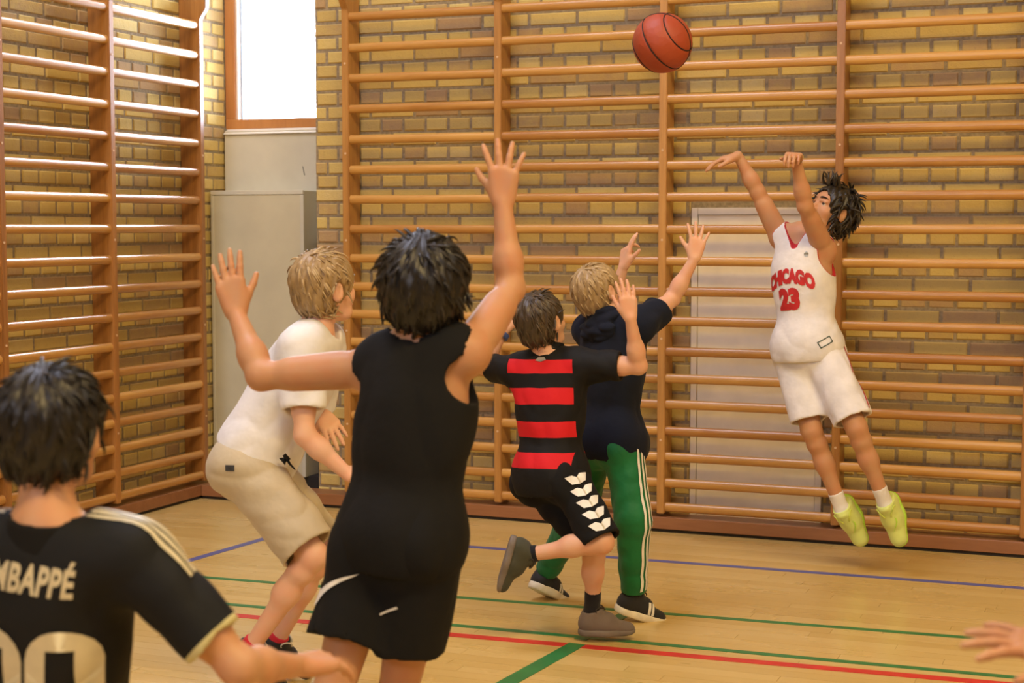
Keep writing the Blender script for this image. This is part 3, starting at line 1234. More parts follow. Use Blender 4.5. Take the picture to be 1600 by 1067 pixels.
def shoe(root, ankle, toe_dir, up, s0, m_up, m_sole, m_lace, label=None, sole_t=0.026, h=0.0042, leg=None):
    f_ = nv(toe_dir)
    s = s0 * 1.06
    u = nv(up - f_ * np.dot(up, f_))
    o = np.asarray(ankle, float) - f_ * 0.052 * s - u * 0.088 * s
    wv = np.cross(f_, u)
    ld = nv(u * 0.95 - f_ * 0.15) if leg is None else nv(nv(leg) + u * 0.35)
    an = np.asarray(ankle, float)

    def pt(a, b, c=0.0):
        return o + s * (a * f_ + b * u + c * wv)
    ops = [('u', rc(pt(.038, .040), pt(.10, .040), .036 * s, .038 * s), 0.0),
           ('u', rcf(pt(.10, .036), pt(.185, .024), .041 * s, .033 * s, u, 0.8), 0.02 * s),
           ('u', rc(pt(.044, .05), an + ld * 0.016 * s, .037 * s, .036 * s), 0.02 * s),
           ('u', rc(an - ld * 0.028 * s, pt(.112, .050), .037 * s, .036 * s), 0.02 * s),
           ('u', rcf(pt(.09, .062), pt(.072, .105), .026 * s, .022 * s, f_, 0.5), 0.014 * s),
           ('i', pl(an + ld * 0.012 * s, nv(ld - f_ * .25)), 0.004 * s),
           ('s', rc(an - ld * 0.012 * s, an + ld * 0.08 * s, .0275 * s, .0295 * s), 0.004 * s),
           ('i', pl(pt(0, sole_t * 0.75), -u), 0.0)]
    lo, hi = bounds([pt(0, 0), pt(.22, 0), pt(.1, .12)], 0.05 * s)
    sh = sdf_obj('shoe', ops, lo, hi, h, m_up, root)
    if label:
        sh['label'] = label
    t2 = sole_t / 2
    so = [('u', rc(pt(.040, t2), pt(.10, t2), .0405 * s, .041 * s), 0.0),
          ('u', rc(pt(.10, t2), pt(.187, t2), .0435 * s, .034 * s), 0.03 * s),
          ('i', pl(pt(0, sole_t), u), 0.006 * s), ('i', pl(pt(0, 0), -u), 0.006 * s),
          ('i', pl(pt(.19, 0.0), nv(-u * 0.9 + f_ * 0.28)), 0.01 * s)]
    sdf_obj('sole', so, lo, hi, h, m_sole, sh)
    parts = []
    for k, a in enumerate((.088, .104, .120, .136)):
        hh = .090 - (a - .088) * 0.60
        pts = [pt(a + .004 * math.sin(t * 3), hh - 0.010 * t * t, c) for t, c in zip(np.linspace(-1, 1, 7), np.linspace(-.022, .022, 7))]
        parts.append(tube_np(pts, 0.0032 * s, 6))
    for q in (-1, 1):
        pts = [pt(.080 + .020 * math.cos(t), .098 + 0.012 * math.sin(t), q * (0.012 + .012 * (1 - math.cos(t)))) for t in np.linspace(0, 5.2, 12)]
        parts.append(tube_np(pts, 0.0026 * s, 6))
    v, q_ = join_np(parts)
    link('laces', mesh_np('laces', v, q_), sh, m_lace)
    return sh, pt


def sock(root, ankle, knee, r0, length, s, mat, toe_dir):
    d = nv(knee - ankle)
    a, b = ankle - d * 0.004 * s, ankle + d * length
    ops = [('u', rc(a, b, r0 * 1.03, r0 * 1.10), 0), ('u', rc(a, a + nv(toe_dir) * 0.015 * s - d * 0.015 * s, r0 * 0.95, r0 * 0.9), 0.02),
           ('i', pl(b, d), 0.003)]
    lo, hi = bounds([a, b, a + nv(toe_dir) * 0.06], 0.07)
    return sdf_obj('sock', ops, lo, hi, 0.0045, mat, root, folds(0.0012, 5, 0.03))


def project_patch(name, bm, origin, ex, ez, nrm, bvhs, mat, parent, off=0.0022, cell=0.010, label=None, back=0.25):
    """lay a flat mesh (x, y used) on a garment: print that follows the cloth"""
    bmesh.ops.triangulate(bm, faces=bm.faces)
    xs = [v.co.x for v in bm.verts]
    ys = [v.co.y for v in bm.verts]
    for axis, lo, hi in ((0, min(xs), max(xs)), (1, min(ys), max(ys))):
        k = math.ceil(lo / cell) * cell
        while k < hi:
            co = (k, 0, 0) if axis == 0 else (0, k, 0)
            no = (1, 0, 0) if axis == 0 else (0, 1, 0)
            bmesh.ops.bisect_plane(bm, geom=bm.verts[:] + bm.edges[:] + bm.faces[:], plane_co=co, plane_no=no)
            k += cell
    bad = []
    nrm = nv(nrm)
    for v in bm.verts:
        p = Vector(origin + ex * v.co.x + ez * v.co.y + nrm * back)
        best = None
        for bv in bvhs:
            hit = bv.ray_cast(p, Vector(-nrm), back * 2.2)
            if hit[0] is not None and (best is None or hit[3] < best[3]):
                best = hit
        if best is None:
            bad.append(v)
        else:
            v.co = best[0] + best[1] * off
    if bad:
        bmesh.ops.delete(bm, geom=bad, context='VERTS')
    bmesh.ops.recalc_face_normals(bm, faces=bm.faces)
    o = link(name, mesh_bm(name, bm, True), parent, mat)
    if label:
        o['label'] = label
    return o


def bvh_of(*objs):
    out = []
    for o in objs:
        me = o.data
        n = len(me.vertices)
        co = np.zeros(n * 3, dtype=np.float32)
        me.vertices.foreach_get('co', co)
        out.append(BVHTree.FromPolygons([tuple(x) for x in co.reshape(-1, 3).tolist()], [tuple(p.vertices) for p in me.polygons]))
    return out


def text_bm(s, size, bold=0.0, sx=1.0, shear=0.0, space=1.0):
    cu = bpy.data.curves.new('t', 'FONT')
    cu.body = s
    cu.size = size
    cu.align_x = 'CENTER'
    cu.align_y = 'CENTER'
    cu.offset = bold
    cu.shear = shear
    cu.space_character = space
    cu.resolution_u = 3
    o = bpy.data.objects.new('t', cu)
    COL.objects.link(o)
    dg = bpy.context.evaluated_depsgraph_get()
    me = bpy.data.meshes.new_from_object(o.evaluated_get(dg))
    bpy.data.objects.remove(o)
    bm = bmesh.new()
    bm.from_mesh(me)
    bpy.data.meshes.remove(me)
    for v in bm.verts:
        v.co.x *= sx
    return bm


def poly_bm(polys):
    bm = bmesh.new()
    for p in polys:
        bm.faces.new([bm.verts.new((x, y, 0)) for x, y in p])
    bmesh.ops.recalc_face_normals(bm, faces=bm.faces)
    return bm


def ribbon(name, pts, dirs, width, bvhs, mat, parent, off=0.0025, label=None, reach=0.3):
    """a strip laid on cloth: for each point a ray goes in from outside along -dir"""
    pts = [np.asarray(p, float) for p in pts]
    L, R_ = [], []
    for i, (p, d) in enumerate(zip(pts, dirs)):
        t = nv(pts[min(i + 1, len(pts) - 1)] - pts[max(i - 1, 0)])
        sdv = nv(np.cross(t, d))
        row = []
        for q in (-0.5, 0.5):
            src = p + sdv * q * width + nv(d) * reach
            best = None
            for bv in bvhs:
                hit = bv.ray_cast(Vector(src), Vector(-nv(d)), reach * 1.6)
                if hit[0] is not None and (best is None or hit[3] < best[3]):
                    best = hit
            row.append(None if best is None else np.array(best[0] + best[1] * off))
        if row[0] is None or row[1] is None:
            continue
        L.append(row[0])
        R_.append(row[1])
    if len(L) < 2:
        return None
    n = len(L)
    V = np.array(L + R_)
    Fq = np.array([(i, i + 1, n + i + 1, n + i) for i in range(n - 1)])
    o = link(name, mesh_np(name, V, Fq), parent, mat)
    if label:
        o['label'] = label
    return o


# ---- a whole person ------------------------------------------------------------------------------------------
class Fig:
    pass


def figure(name_label, J, s, skin_m, group='children playing basketball', seed=1, hands=None, face=None, arm_r=1.0, h=0.0045, ground=None):
    """J: world joints Ls Rs Le Re Lw Rw Lh Rh Lk Rk La Ra, head centre, head frame (fwd, up), foot directions"""
    g = Fig()
    g.J, g.s = J, s
    sm, hm = (J['Ls'] + J['Rs']) / 2, (J['Lh'] + J['Rh']) / 2
    up = nv(sm - hm)
    Mc, Mp = frame(J['Rs'] - J['Ls'], up), frame(J['Rh'] - J['Lh'], up)
    Mm = frame(Mc[:, 0] + Mp[:, 0], up)
    g.sm, g.hm, g.up, g.Mc, g.Mp, g.Mm = sm, hm, up, Mc, Mp, Mm
    base = np.array([hm[0], hm[1], 0.0]) if ground is None else ground
    g.root = thing('person', name_label, 'person', base, group)
    z = nv(J['hup'] - nv(J['hfwd']) * np.dot(J['hup'], nv(J['hfwd'])))
    yv = nv(J['hfwd'])
    g.MH = np.stack([np.cross(yv, z), yv, z], 1)
    H = g.H = J['head']
    nb = sm + up * 0.035 * s - Mc[:, 1] * 0.008 * s
    g.nb = nb
    skull = H + s * (-.022 * g.MH[:, 1] - .05 * g.MH[:, 2])
    span = np.linalg.norm(sm - hm)
    g.span = span

    def torso(e=0.0, k=0.05):
        ee = np.array((e, e, e))
        return [('u', ell(hm + up * 0.015 * s, np.array((.130, .102, .105)) * s + ee, Mp), 0.0),
                ('u', ell(hm + up * span * 0.42, np.array((.110, .084, .135)) * s + ee, Mm), k),
                ('u', ell(hm + up * span * 0.72 + Mc[:, 1] * 0.004, np.array((.126, .096, .155)) * s + ee, Mc), k),
                ('u', rcf(J['Ls'] * 0.82 + J['Rs'] * 0.18, J['Rs'] * 0.82 + J['Ls'] * 0.18, .058 * s + e, .058 * s + e, Mc[:, 1], 0.9), k)]
    g.torso = torso
    ops = torso()
    for sd in 'LR':
        q = -1 if sd == 'L' else 1
        ops.append(('u', ell(J[sd + 'h'] - Mp[:, 1] * 0.045 * s - up * 0.02 * s, np.array((.072, .068, .078)) * s, Mp), 0.04))
        ops.append(('u', rc(nb + up * 0.01 * s, J[sd + 's'], .042 * s, .040 * s), 0.04))
        a, b, c = J[sd + 's'], J[sd + 'e'], J[sd + 'w']
        ops.append(('u', rc(a, b, .043 * s * arm_r, .031 * s * arm_r), 0.03))
        ops.append(('u', rc(a + (b - a) * .3, a + (b - a) * .7, .040 * s * arm_r, .036 * s * arm_r), 0.02))
        ops.append(('u', rc(b, b + (c - b) * .35, .031 * s * arm_r, .0325 * s * arm_r), 0.02))
        ops.append(('u', rc(b + (c - b) * .3, c, .0315 * s * arm_r, .0205 * s * arm_r), 0.02))
        a, b, c = J[sd + 'h'], J[sd + 'k'], J[sd + 'a']
        ops.append(('u', rc(a, b, .072 * s, .043 * s), 0.04))
        ops.append(('u', rc(b, b + (c - b) * .15, .0435 * s, .040 * s), 0.02))
        bk = nv(np.cross(np.cross(c - b, Mp[:, 1]), c - b))
        th, shn = nv(a - b), nv(c - b)
        bend = th + shn
        bk = nv(bend - shn * np.dot(bend, shn)) if np.linalg.norm(bend) > 0.12 else -bk
        ops.append(('u', rc(b + (c - b) * .2 + bk * .008 * s, b + (c - b) * .42 + bk * .009 * s,   .039 * s, .040 * s), 0.03))
        ops.append(('u', rc(b + (c - b) * .4, c, .037 * s, .0265 * s), 0.03))
        fd = nv(J[sd + 'f'])
        fu = J[sd + 'u'] if (sd + 'u') in J else b - c
        fu = nv(fu - fd * np.dot(fu, fd))
        ops.append(('u', rc(c, c - fu * .045 * s + fd * .02 * s, .026 * s, .022 * s), 0.02))
    ops.append(('u', rc(nb, skull, .048 * s, .046 * s), 0.03))
    g.hs = s * float(J['headscale']) if 'headscale' in J else s
    ho = head_ops(H, g.MH, g.hs)
    ops.append(('u', ho[0][1], 0.02 * s))
    ops += ho[1:]
    for sd in 'LR':
        hp = (hands or {}).get(sd, {})
        c, e = J[sd + 'w'], J[sd + 'e']
        d = hp.get('d', c - e)
        ops += hand_ops(c, d, hp.get('n', Mc[:, 1]), sd == 'R', s * hp.get('s', 1.0) * 0.97, hp.get('curl', (0.25, 0.3, 0.2)), hp.get('spread', 0.12), hp.get('thumb', 0.6), hp.get('curls'))
    pts = [J[k] for k in J if k[1:] in ('s', 'e', 'w', 'h', 'k', 'a') and len(k) == 2]
    for sd in 'LR':
        hp = (hands or {}).get(sd, {})
        pts.append(J[sd + 'w'] + nv(hp.get('d', J[sd + 'w'] - J[sd + 'e'])) * 0.15 * s)
        pts.append(J[sd + 'a'] + nv(J[sd + 'f']) * 0.14 * s)
    pts += [H + 0.07 * s, H - 0.07 * s]
    lo, hi = bounds(pts, 0.12)
    g.pts = pts
    g.body = sdf_obj('body', ops, lo, hi, h, skin_m, g.root)
    return g


def sleeve(a, b, frac, r0, r1):
    e = a + (b - a) * frac
    d = nv(b - a)
    return [('u', smax2(rc(a, e + d * 0.05, r0, r1), pl(e, d)), 0.03)], [('s', rc(e - d * 0.035, e + d * 0.05, r1 - 0.013, r1 - 0.011), 0.0)], e, d


def top_ops(g, e=0.014, hem=-0.04, sleeves=None, neck_r=0.062, neck_drop=0.0, hem_flare=0.02, arm_hole=None, v_neck=0.0, hem_n=None, trap=0.052, arm_out=0.028):
    J, s, up, hm, sm = g.J, g.s, g.up, g.hm, g.sm
    ops = g.torso(e)
    ops.append(('u', ell(hm + up * (hem + 0.07) * s, np.array((.138 + hem_flare, .112 + hem_flare, .15)) * s, g.Mp), 0.06))
    cuts = []
    for sd in 'LR':
        a, b = J[sd + 's'], J[sd + 'e']
        ops.append(('u', rc(g.nb - up * 0.005 * s, a, trap * s, trap * s), 0.03))
        if sleeves:
            u_, c_, _, _ = sleeve(a, b, sleeves[0], sleeves[1] * s, sleeves[2] * s)
            ops += u_
            cuts += c_
    hn = -up if hem_n is None else hem_n
    hp = hm + up * hem * s
    ops.append(('i', pl(hp, hn), 0.004))
    ops.append(('s', ell(hp, np.array((.126 + hem_flare, .100 + hem_flare, .045)) * s, g.Mp), 0.0))
    fr = g.Mc[:, 1]
    ops.append(('s', rc(g.nb + fr * 0.012 * s - up * neck_drop * s, g.nb + up * 0.12 * s + fr * 0.02 * s, neck_r * s, neck_r * 1.15 * s), 0.003))
    if v_neck:
        ops.append(('s', rcf(g.nb + fr * 0.10 * s - up * v_neck * s, g.nb + fr * 0.06 * s + up * 0.05 * s, 0.012 * s, 0.058 * s, fr, 1.0), 0.003))
    if arm_hole:
        for sd in 'LR':
            q = -1 if sd == 'L' else 1
            a, b = J[sd + 's'], J[sd + 'e']
            d = nv(b - a)
            out = g.Mc[:, 0] * q
            c0 = a + out * arm_out * s - up * 0.025 * s
            ops.append(('s', rcf(c0 - up * 0.035 * s - fr * .0, c0 + d * 0.10 * s + out * 0.03 * s, arm_hole * s, arm_hole * 1.1 * s, fr, 1.35), 0.004))
            ops.append(('s', rc(a + out * 0.02 * s, b, 0.050 * s, 0.045 * s), 0.004))
    return ops + cuts


def shorts_ops(g, frac=(0.85, 0.85), r0=0.088, r1=0.082, waist=0.11, e=0.012, gl=1.0):
    J, s, up, hm = g.J, g.s, g.up, g.hm
    ops = [('u', ell(hm + up * 0.015 * s, np.array((.132 + e, .106 + e, .12 + e)) * s, g.Mp), 0.0),
           ('u', ell(hm + up * 0.08 * s, np.array((.120 + e, .094 + e, .10)) * s, g.Mp), 0.03)]
    cuts = []
    for sd, fr in zip('LR', frac):
        a, b = J[sd + 'h'], J[sd + 'k']
        u_, c_, en, d = sleeve(a, b, fr, r0 * s, r1 * s)
        ops += u_
        ops.append(('u', ell(J[sd + 'h'] - g.Mp[:, 1] * 0.045 * s - up * 0.02 * s, np.array((.082, .080, .09)) * s * gl, g.Mp), 0.04))
        cuts += c_
    ops.append(('i', pl(hm + up * waist * s, up), 0.004))
    return ops + cuts


def garment(g, name, ops, mat, h=0.006, disp=None, pad=0.14):
    lo, hi = bounds(g.pts, pad)
    sm, Mc = g.sm, g.Mc
    if disp is not None:        # folds go in before the openings are cut, so hems stay whole
        i = next(k for k, o_ in enumerate(ops) if o_[0] != 'u')
        ops = ops[:i] + [('d', disp, 0)] + ops[i:]
    return sdf_obj(name, ops, lo, hi, h, mat, g.root, None, loc=lambda V: (V - sm) @ Mc)


# ------------------------------------------------------------------ cloth with prints set by the garment's own axes
def cloth(name, base, layers, rough=0.85, fold=0.25, sheen=0.0):
    """layers: (colour, fn(nt, x, y, z, trim) -> 0..1 mask)"""
    m, nt, b = mat_base(name)
    pos = coords(nt, out='Pos')
    sp = nt.nodes.new('ShaderNodeSeparateXYZ')
    nt.links.new(N(nt, 'ShaderNodeAttribute', attribute_name='loc').outputs['Vector'], sp.inputs[0])
    tr = N(nt, 'ShaderNodeAttribute', attribute_name='trim').outputs['Fac']
    n = noise(nt, 14, 3, pos)
    c = ramp(nt, n, [(0.25, tuple(q * 0.88 for q in base)), (0.75, tuple(min(1, q * 1.1) for q in base))])
    for col, fn in layers:
        c = mix_c(nt, fn(nt, sp.outputs[0], sp.outputs[1], sp.outputs[2], tr), c, col)
    nt.links.new(c, b.inputs['Base Color'])
    b.inputs['Roughness'].default_value = rough
    b.inputs['Specular IOR Level'].default_value = 0.3
    b.inputs['Sheen Weight'].default_value = sheen
    h = math_n(nt, 'ADD', noise(nt, 22, 2, pos), math_n(nt, 'MULTIPLY', noise(nt, 700, 1, pos), 0.06))
    bump(nt, b, h, fold, 0.012)
    return m


def between(nt, v, lo, hi):
    return math_n(nt, 'MULTIPLY', math_n(nt, 'GREATER_THAN', v, lo), math_n(nt, 'LESS_THAN', v, hi))


def set_trim(o, fn):
    me = o.data
    n = len(me.vertices)
    co = np.zeros(n * 3, dtype=np.float32)
    me.vertices.foreach_get('co', co)
    d = fn(co.reshape(-1, 3).astype(float)).astype(np.float32)
    me.attributes.new('trim', 'FLOAT', 'POINT').data.foreach_set('value', np.ascontiguousarray(d))


def collar(g, mat, r=0.062, hgt=0.03, lift=0.012, name='collar'):
    s, fr = g.s, g.Mc[:, 1]
    ax = nv(g.up * 0.95 + fr * 0.12)
    c = g.nb + g.up * lift * s
    ops = [('u', rc(c - ax * 0.05, c + ax * 0.09, r * s * 1.12, r * s * 0.92), 0), ('i', pl(c + ax * hgt * s, ax), 0.004), ('i', pl(c - ax * 0.02 * s, -ax), 0.004),
           ('s', rc(c - ax * 0.05, c + ax * 0.09, r * s * 1.12 - 0.008, r * s * 0.92 - 0.008), 0.0)]
    lo, hi = bounds([c], 0.12)
    return sdf_obj(name, ops, lo, hi, 0.004, mat, g.root)


def joints(**k):
    return {a: np.asarray(v, float) for a, v in k.items()}


H_BLACK = hair_mat('black_hair', (0.006, 0.005, 0.005), (0.014, 0.012, 0.011), (0.035, 0.030, 0.027))
H_BROWNBLACK = hair_mat('dark_brown_hair', (0.010, 0.007, 0.004), (0.026, 0.018, 0.010), (0.06, 0.042, 0.022))
H_BROWN = hair_mat('brown_hair', (0.030, 0.020, 0.012), (0.065, 0.045, 0.027), (0.13, 0.09, 0.055))
H_BLOND = hair_mat('blond_hair', (0.24, 0.155, 0.07), (0.42, 0.29, 0.14), (0.60, 0.46, 0.26))
H_SANDY = hair_mat('sandy_blond_hair', (0.20, 0.125, 0.055), (0.38, 0.26, 0.125), (0.60, 0.46, 0.27))
SK_A = skin('tan_skin', (0.56, 0.31, 0.17))
SK_B = skin('fair_skin', (0.70, 0.42, 0.28))
SK_D = skin('pale_skin', (0.74, 0.46, 0.33))
SK_E = skin('light_brown_skin', (0.52, 0.28, 0.15))
LIPS = plain('lip_skin', (0.50, 0.18, 0.13), 0.45)
WHITE_CLOTH = fabric('white_cloth', (0.76, 0.76, 0.80))
WHITE_PRINT = plain('white_print', (0.80, 0.79, 0.75), 0.6)
CREAM_PRINT = plain('cream_print', (0.62, 0.55, 0.36), 0.5, 0.05, 20)
RED_PRINT = plain('red_print', (0.52, 0.02, 0.025), 0.6)
BLACK_CLOTH = fabric('black_cloth', (0.006, 0.006, 0.0065), 0.9, 0.0)
NAVY_CLOTH = fabric('navy_cloth', (0.005, 0.008, 0.020), 0.9, 0.02)
WHITE_SOCK = fabric('white_sock', (0.80, 0.78, 0.76))
BLACK_SOCK = fabric('black_sock', (0.008, 0.008, 0.012))
RED_SOCK = fabric('red_sock', (0.55, 0.02, 0.04))
SOLE_WHITE = plain('off_white_rubber', (0.78, 0.72, 0.58), 0.6)
SOLE_GREY = plain('grey_rubber', (0.17, 0.14, 0.12), 0.7)
SHOE_BLACK = fabric('black_shoe_knit', (0.018, 0.018, 0.020), 0.7)
SHOE_GREY = fabric('grey_suede', (0.16, 0.125, 0.105), 0.85)
SHOE_OLIVE = fabric('dark_olive_shoe', (0.055, 0.055, 0.035), 0.8)
SHOE_NEON = fabric('neon_yellow_shoe_knit', (0.68, 0.79, 0.24), 0.6)
SOLE_NEON = plain('neon_green_rubber', (0.50, 0.80, 0.08), 0.5)
LACE_DARK = plain('dark_lace', (0.03, 0.022, 0.018), 0.8)
LACE_NEON = plain('neon_lace', (0.62, 0.72, 0.12), 0.7)

# ================================================================== the shooter in white
J = joints(Ls=P(1289, 392, 6.98), Rs=P(1219, 370, 7.09), Le=P(1258, 322, 6.80), Re=P(1184, 300, 7.07), Lw=P(1244, 250, 6.74), Rw=P(1153, 243, 7.05),
           Lh=P(1284, 547, 6.99), Rh=P(1238, 550, 7.07), Lk=P(1338, 668, 6.86), Rk=P(1268, 672, 6.98), La=P(1384, 789, 6.93), Ra=P(1316, 797, 7.03),
           head=P(1299, 331, 7.06), hfwd=CV(-.80, .42, -.42), hup=CV(.4, .9, .1), Lf=CV(.22, -1, -.25), Rf=CV(.42, -1, -.15), Lu=CV(-.45, .05, -.9), Ru=CV(-.45, .05, -.9))
A = figure('person in white basketball kit jumping with both arms raised after the shot', J, 1.0, SK_A, seed=2,
           hands={'L': dict(d=CV(-.30, .25, -.92), n=CV(-.15, -.95, -.2), curl=(.55, .8, .5), spread=.04, thumb=.3),
                  'R': dict(d=CV(-.95, -.22, .1), n=CV(-.2, -.95, .1), curl=(.25, .25, .2), spread=.1, thumb=.4)}, ground=PZ(1370, 7.05, 0))
add_eyes(A.root, A.H, A.MH, A.hs, 'brown', H_BROWNBLACK, LIPS, P(1035, 67, 6.05) - A.H)
hair_obj(A.root, A.H, A.MH, A.hs, H_BROWNBLACK, 3, length=.060, thick=.018, mess=.50, n=700, width=.0055, fringe=.024, nape=-.085,
         top_spikes=[(x, .05 + .02 * math.sin(i), .10, x * 4, .55 + .2 * math.cos(i * 2), 1.0, .07) for i, x in enumerate(np.linspace(-.05, .05, 14))])
jersey_w = cloth('white_jersey', (0.77, 0.75, 0.76), [((0.50, 0.03, 0.04), lambda nt, x, y, z, t: math_n(nt, 'LESS_THAN', t, 0.0045))], fold=0.35)
t_ops = top_ops(A, e=.018, hem=-.048, neck_r=.060, neck_drop=.012, hem_flare=.014, arm_hole=.050, v_neck=.045)
sh = garment(A, 'jersey', t_ops, jersey_w, disp=folds(.0034, 4, .17, (1.3, 1.3, .35)))
hole_fns = [f_ for op, f_, k in t_ops if op == 's'][1:]
set_trim(sh, lambda p: np.minimum.reduce([f_(p) for f_ in hole_fns]))
sh_w = cloth('white_shorts', (0.78, 0.76, 0.78), [], fold=0.35)
so = garment(A, 'shorts', shorts_ops(A, (.90, .88), .086, .084), sh_w, disp=folds(.005, 9, .12, (1.4, 1.4, .4)))
bj = bvh_of(sh)
fr = A.Mc[:, 1]
up = A.up
ex = A.Mc[:, 0] * -1        # reading direction seen from the front


def pp(name, bm, du, dv, mat, parent, g=A, bvs=bj, ex_=None, nrm=None, ez=None, **k):
    return project_patch(name, bm, g.sm + (ex if ex_ is None else ex_) * du + (g.up if ez is None else ez) * dv, ex if ex_ is None else ex_, g.up if ez is None else ez, fr if nrm is None else nrm, bvs, mat, parent, **k)


bm = text_bm('CHICAGO', .078, .0060, 0.60)
for v in bm.verts:          # the word is set on an arch
    v.co.y += -3.2 * v.co.x ** 2 + 0.012
pp('lettering', bm, -.022, -.155, RED_PRINT, sh, label='red arched team lettering')
pp('number', text_bm('23', .112, .0085, .86), -.026, -.243, RED_PRINT, sh, label='red shirt number')
M_TAG = plain('dark_green_print', (0.02, 0.05, 0.025), 0.7)
w_, h_ = .064, .030
fr_ = .0042
tag = poly_bm([[(-w_ / 2, -h_ / 2), (w_ / 2, -h_ / 2), (w_ / 2, -h_ / 2 + fr_), (-w_ / 2, -h_ / 2 + fr_)], [(-w_ / 2, h_ / 2 - fr_), (w_ / 2, h_ / 2 - fr_), (w_ / 2, h_ / 2), (-w_ / 2, h_ / 2)],
               [(-w_ / 2, -h_ / 2 + fr_), (-w_ / 2 + fr_, -h_ / 2 + fr_), (-w_ / 2 + fr_, h_ / 2 - fr_), (-w_ / 2, h_ / 2 - fr_)], [(w_ / 2 - fr_, -h_ / 2 + fr_), (w_ / 2, -h_ / 2 + fr_), (w_ / 2, h_ / 2 - fr_), (w_ / 2 - fr_, h_ / 2 - fr_)]])
lat = nv(fr * 0.6 - A.Mc[:, 0] * 0.8)
exl = nv(np.cross(A.up, lat))
exl = exl if np.dot(exl, RV) > 0 else -exl
rot = 0.45
project_patch('maker_patch', tag, A.hm + lat * .10 + A.up * .035, exl * math.cos(rot) + A.up * math.sin(rot), A.up * math.cos(rot) - exl * math.sin(rot), lat, bj, M_TAG, sh, label='dark outlined rectangular patch near the hem')
M_GREYLOGO = plain('pale_grey_blue_print', (0.45, 0.50, 0.58), 0.7)
pp('chest_mark', poly_bm([[(-.006, -.012), (.006, -.012), (.009, 0), (.0, .013), (-.009, 0)]]), .055, -.05, M_GREYLOGO, sh)
# red piping down the side of the shorts
bs = bvh_of(so)
pts, dirs = [], []
for t in np.linspace(-0.12, .92, 14):
    q = J['Lh'] + (J['Lk'] - J['Lh']) * t
    wob = 0.010 * math.sin(t * 16) if t < .4 else 0
    pts.append(q + RV * wob)
    dirs.append(nv(RV * 0.9 - F0 * 0.45 + ZV * .1))
ribbon('piping', pts, dirs, .007, bs, RED_PRINT, so)
for sd in 'LR':
    f_ = J[sd + 'f']
    sock(A.root, J[sd + 'a'], J[sd + 'k'], .030, .085, 1.0, WHITE_SOCK, f_)
    s_, pt = shoe(A.root, J[sd + 'a'], f_, CV(-.45, .05, -.9), 1.04, SHOE_NEON, SOLE_NEON, LACE_NEON, leg=J[sd + 'k'] - J[sd + 'a'])
    bsh = bvh_of(s_)
    u_ = nv(CV(-.45, .05, -.9) - nv(f_) * np.dot(CV(-.45, .05, -.9), nv(f_)))
    w2 = np.cross(nv(f_), u_)
    project_patch('swoosh', poly_bm([[(-.03, .004), (-.022, -.006), (-.008, -.010), (.035, .010), (-.006, -.002), (-.018, -.001)]]), pt(.13, .05), nv(f_), w2, nv(u_ - 0.6 * w2 * (1 if np.dot(w2, F0) > 0 else -1)), bsh, SOLE_NEON, s_)

# ================================================================== the defender in the navy hooded shirt and green trousers
s = .92
J = joints(Ls=P(918, 517, 6.32), Rs=P(1000, 509, 6.12), Le=P(955, 478, 6.47), Re=P(1050, 467, 6.27), Lw=P(974, 417, 6.42), Rw=P(1085, 404, 6.24),
           Lh=P(931, 692, 6.28), Rh=P(972, 690, 6.16), Lk=P(903, 803, 6.36), Rk=P(989, 812, 6.12), La=P(853, 893, 6.56), Ra=P(990, 927, 6.19),
           headscale=1.07, head=P(936, 456, 6.22), hfwd=CV(.70, .30, .60), hup=CV(-.2, 1, 0), Lf=CV(.62, -.42, .5), Rf=CV(.85, -.30, .25))
B = figure('person in navy hooded shirt and green striped trousers reaching up beside the red striped shirt', J, s, SK_B, seed=3,
           hands={'R': dict(d=CV(.18, 1, .1), n=CV(-.1, 0, 1), curl=(.12, .15, .15), spread=.24, thumb=.8),
                  'L': dict(d=CV(.18, 1, 0), n=CV(.85, -.1, .4), spread=.14, thumb=.7, curls=[(.1, .1, .1), (.2, .2, .2), (.7, .8, .4), (.9, .9, .5)])})
add_eyes(B.root, B.H, B.MH, B.hs, 'blue', H_SANDY, LIPS)
hair_obj(B.root, B.H, B.MH, B.hs, H_BLOND, 5, length=.036, thick=.011, mess=.16, n=900, width=.0036)
sh = garment(B, 'hooded_shirt', top_ops(B, e=.026, hem=-.075, sleeves=(.58, .066, .062), hem_flare=.036, neck_r=.055), NAVY_CLOTH, disp=folds(.006, 14, .12, (1.2, 1.2, .6)))
c0, fr2 = B.nb, B.Mc[:, 1]
ops = []
arc = [c0 + s * (math.sin(a) * .078 * B.Mc[:, 0] - math.cos(a) * .070 * fr2 + (.012 + .012 * math.cos(a)) * B.up) for a in np.linspace(-2.2, 2.2, 9)]
for a, b in zip(arc[:-1], arc[1:]):
    ops.append(('u', rc(a, b, .030 * s, .030 * s), 0.015))
ops.append(('u', ell(c0 - fr2 * .085 * s - B.up * .045 * s, np.array((.095, .036, .058)) * s, B.Mc), 0.03))
ops.append(('s', rc(c0 - B.up * .03, c0 + B.up * .12 + fr2 * .02, .052 * s, .056 * s), 0.006))
lo, hi = bounds(arc, .11)
hood = sdf_obj('hood', ops, lo, hi, .005, NAVY_CLOTH, B.root, folds(.008, 21, .06, (1, 1, 1.6)))
GREEN = fabric('green_tracksuit', (0.008, 0.16, 0.05), 0.6, 0.1, 0.4)
ops = [('u', ell(B.hm + B.up * .015 * s, np.array((.144, .116, .13)) * s, B.Mp), 0.0)]
cuts = []
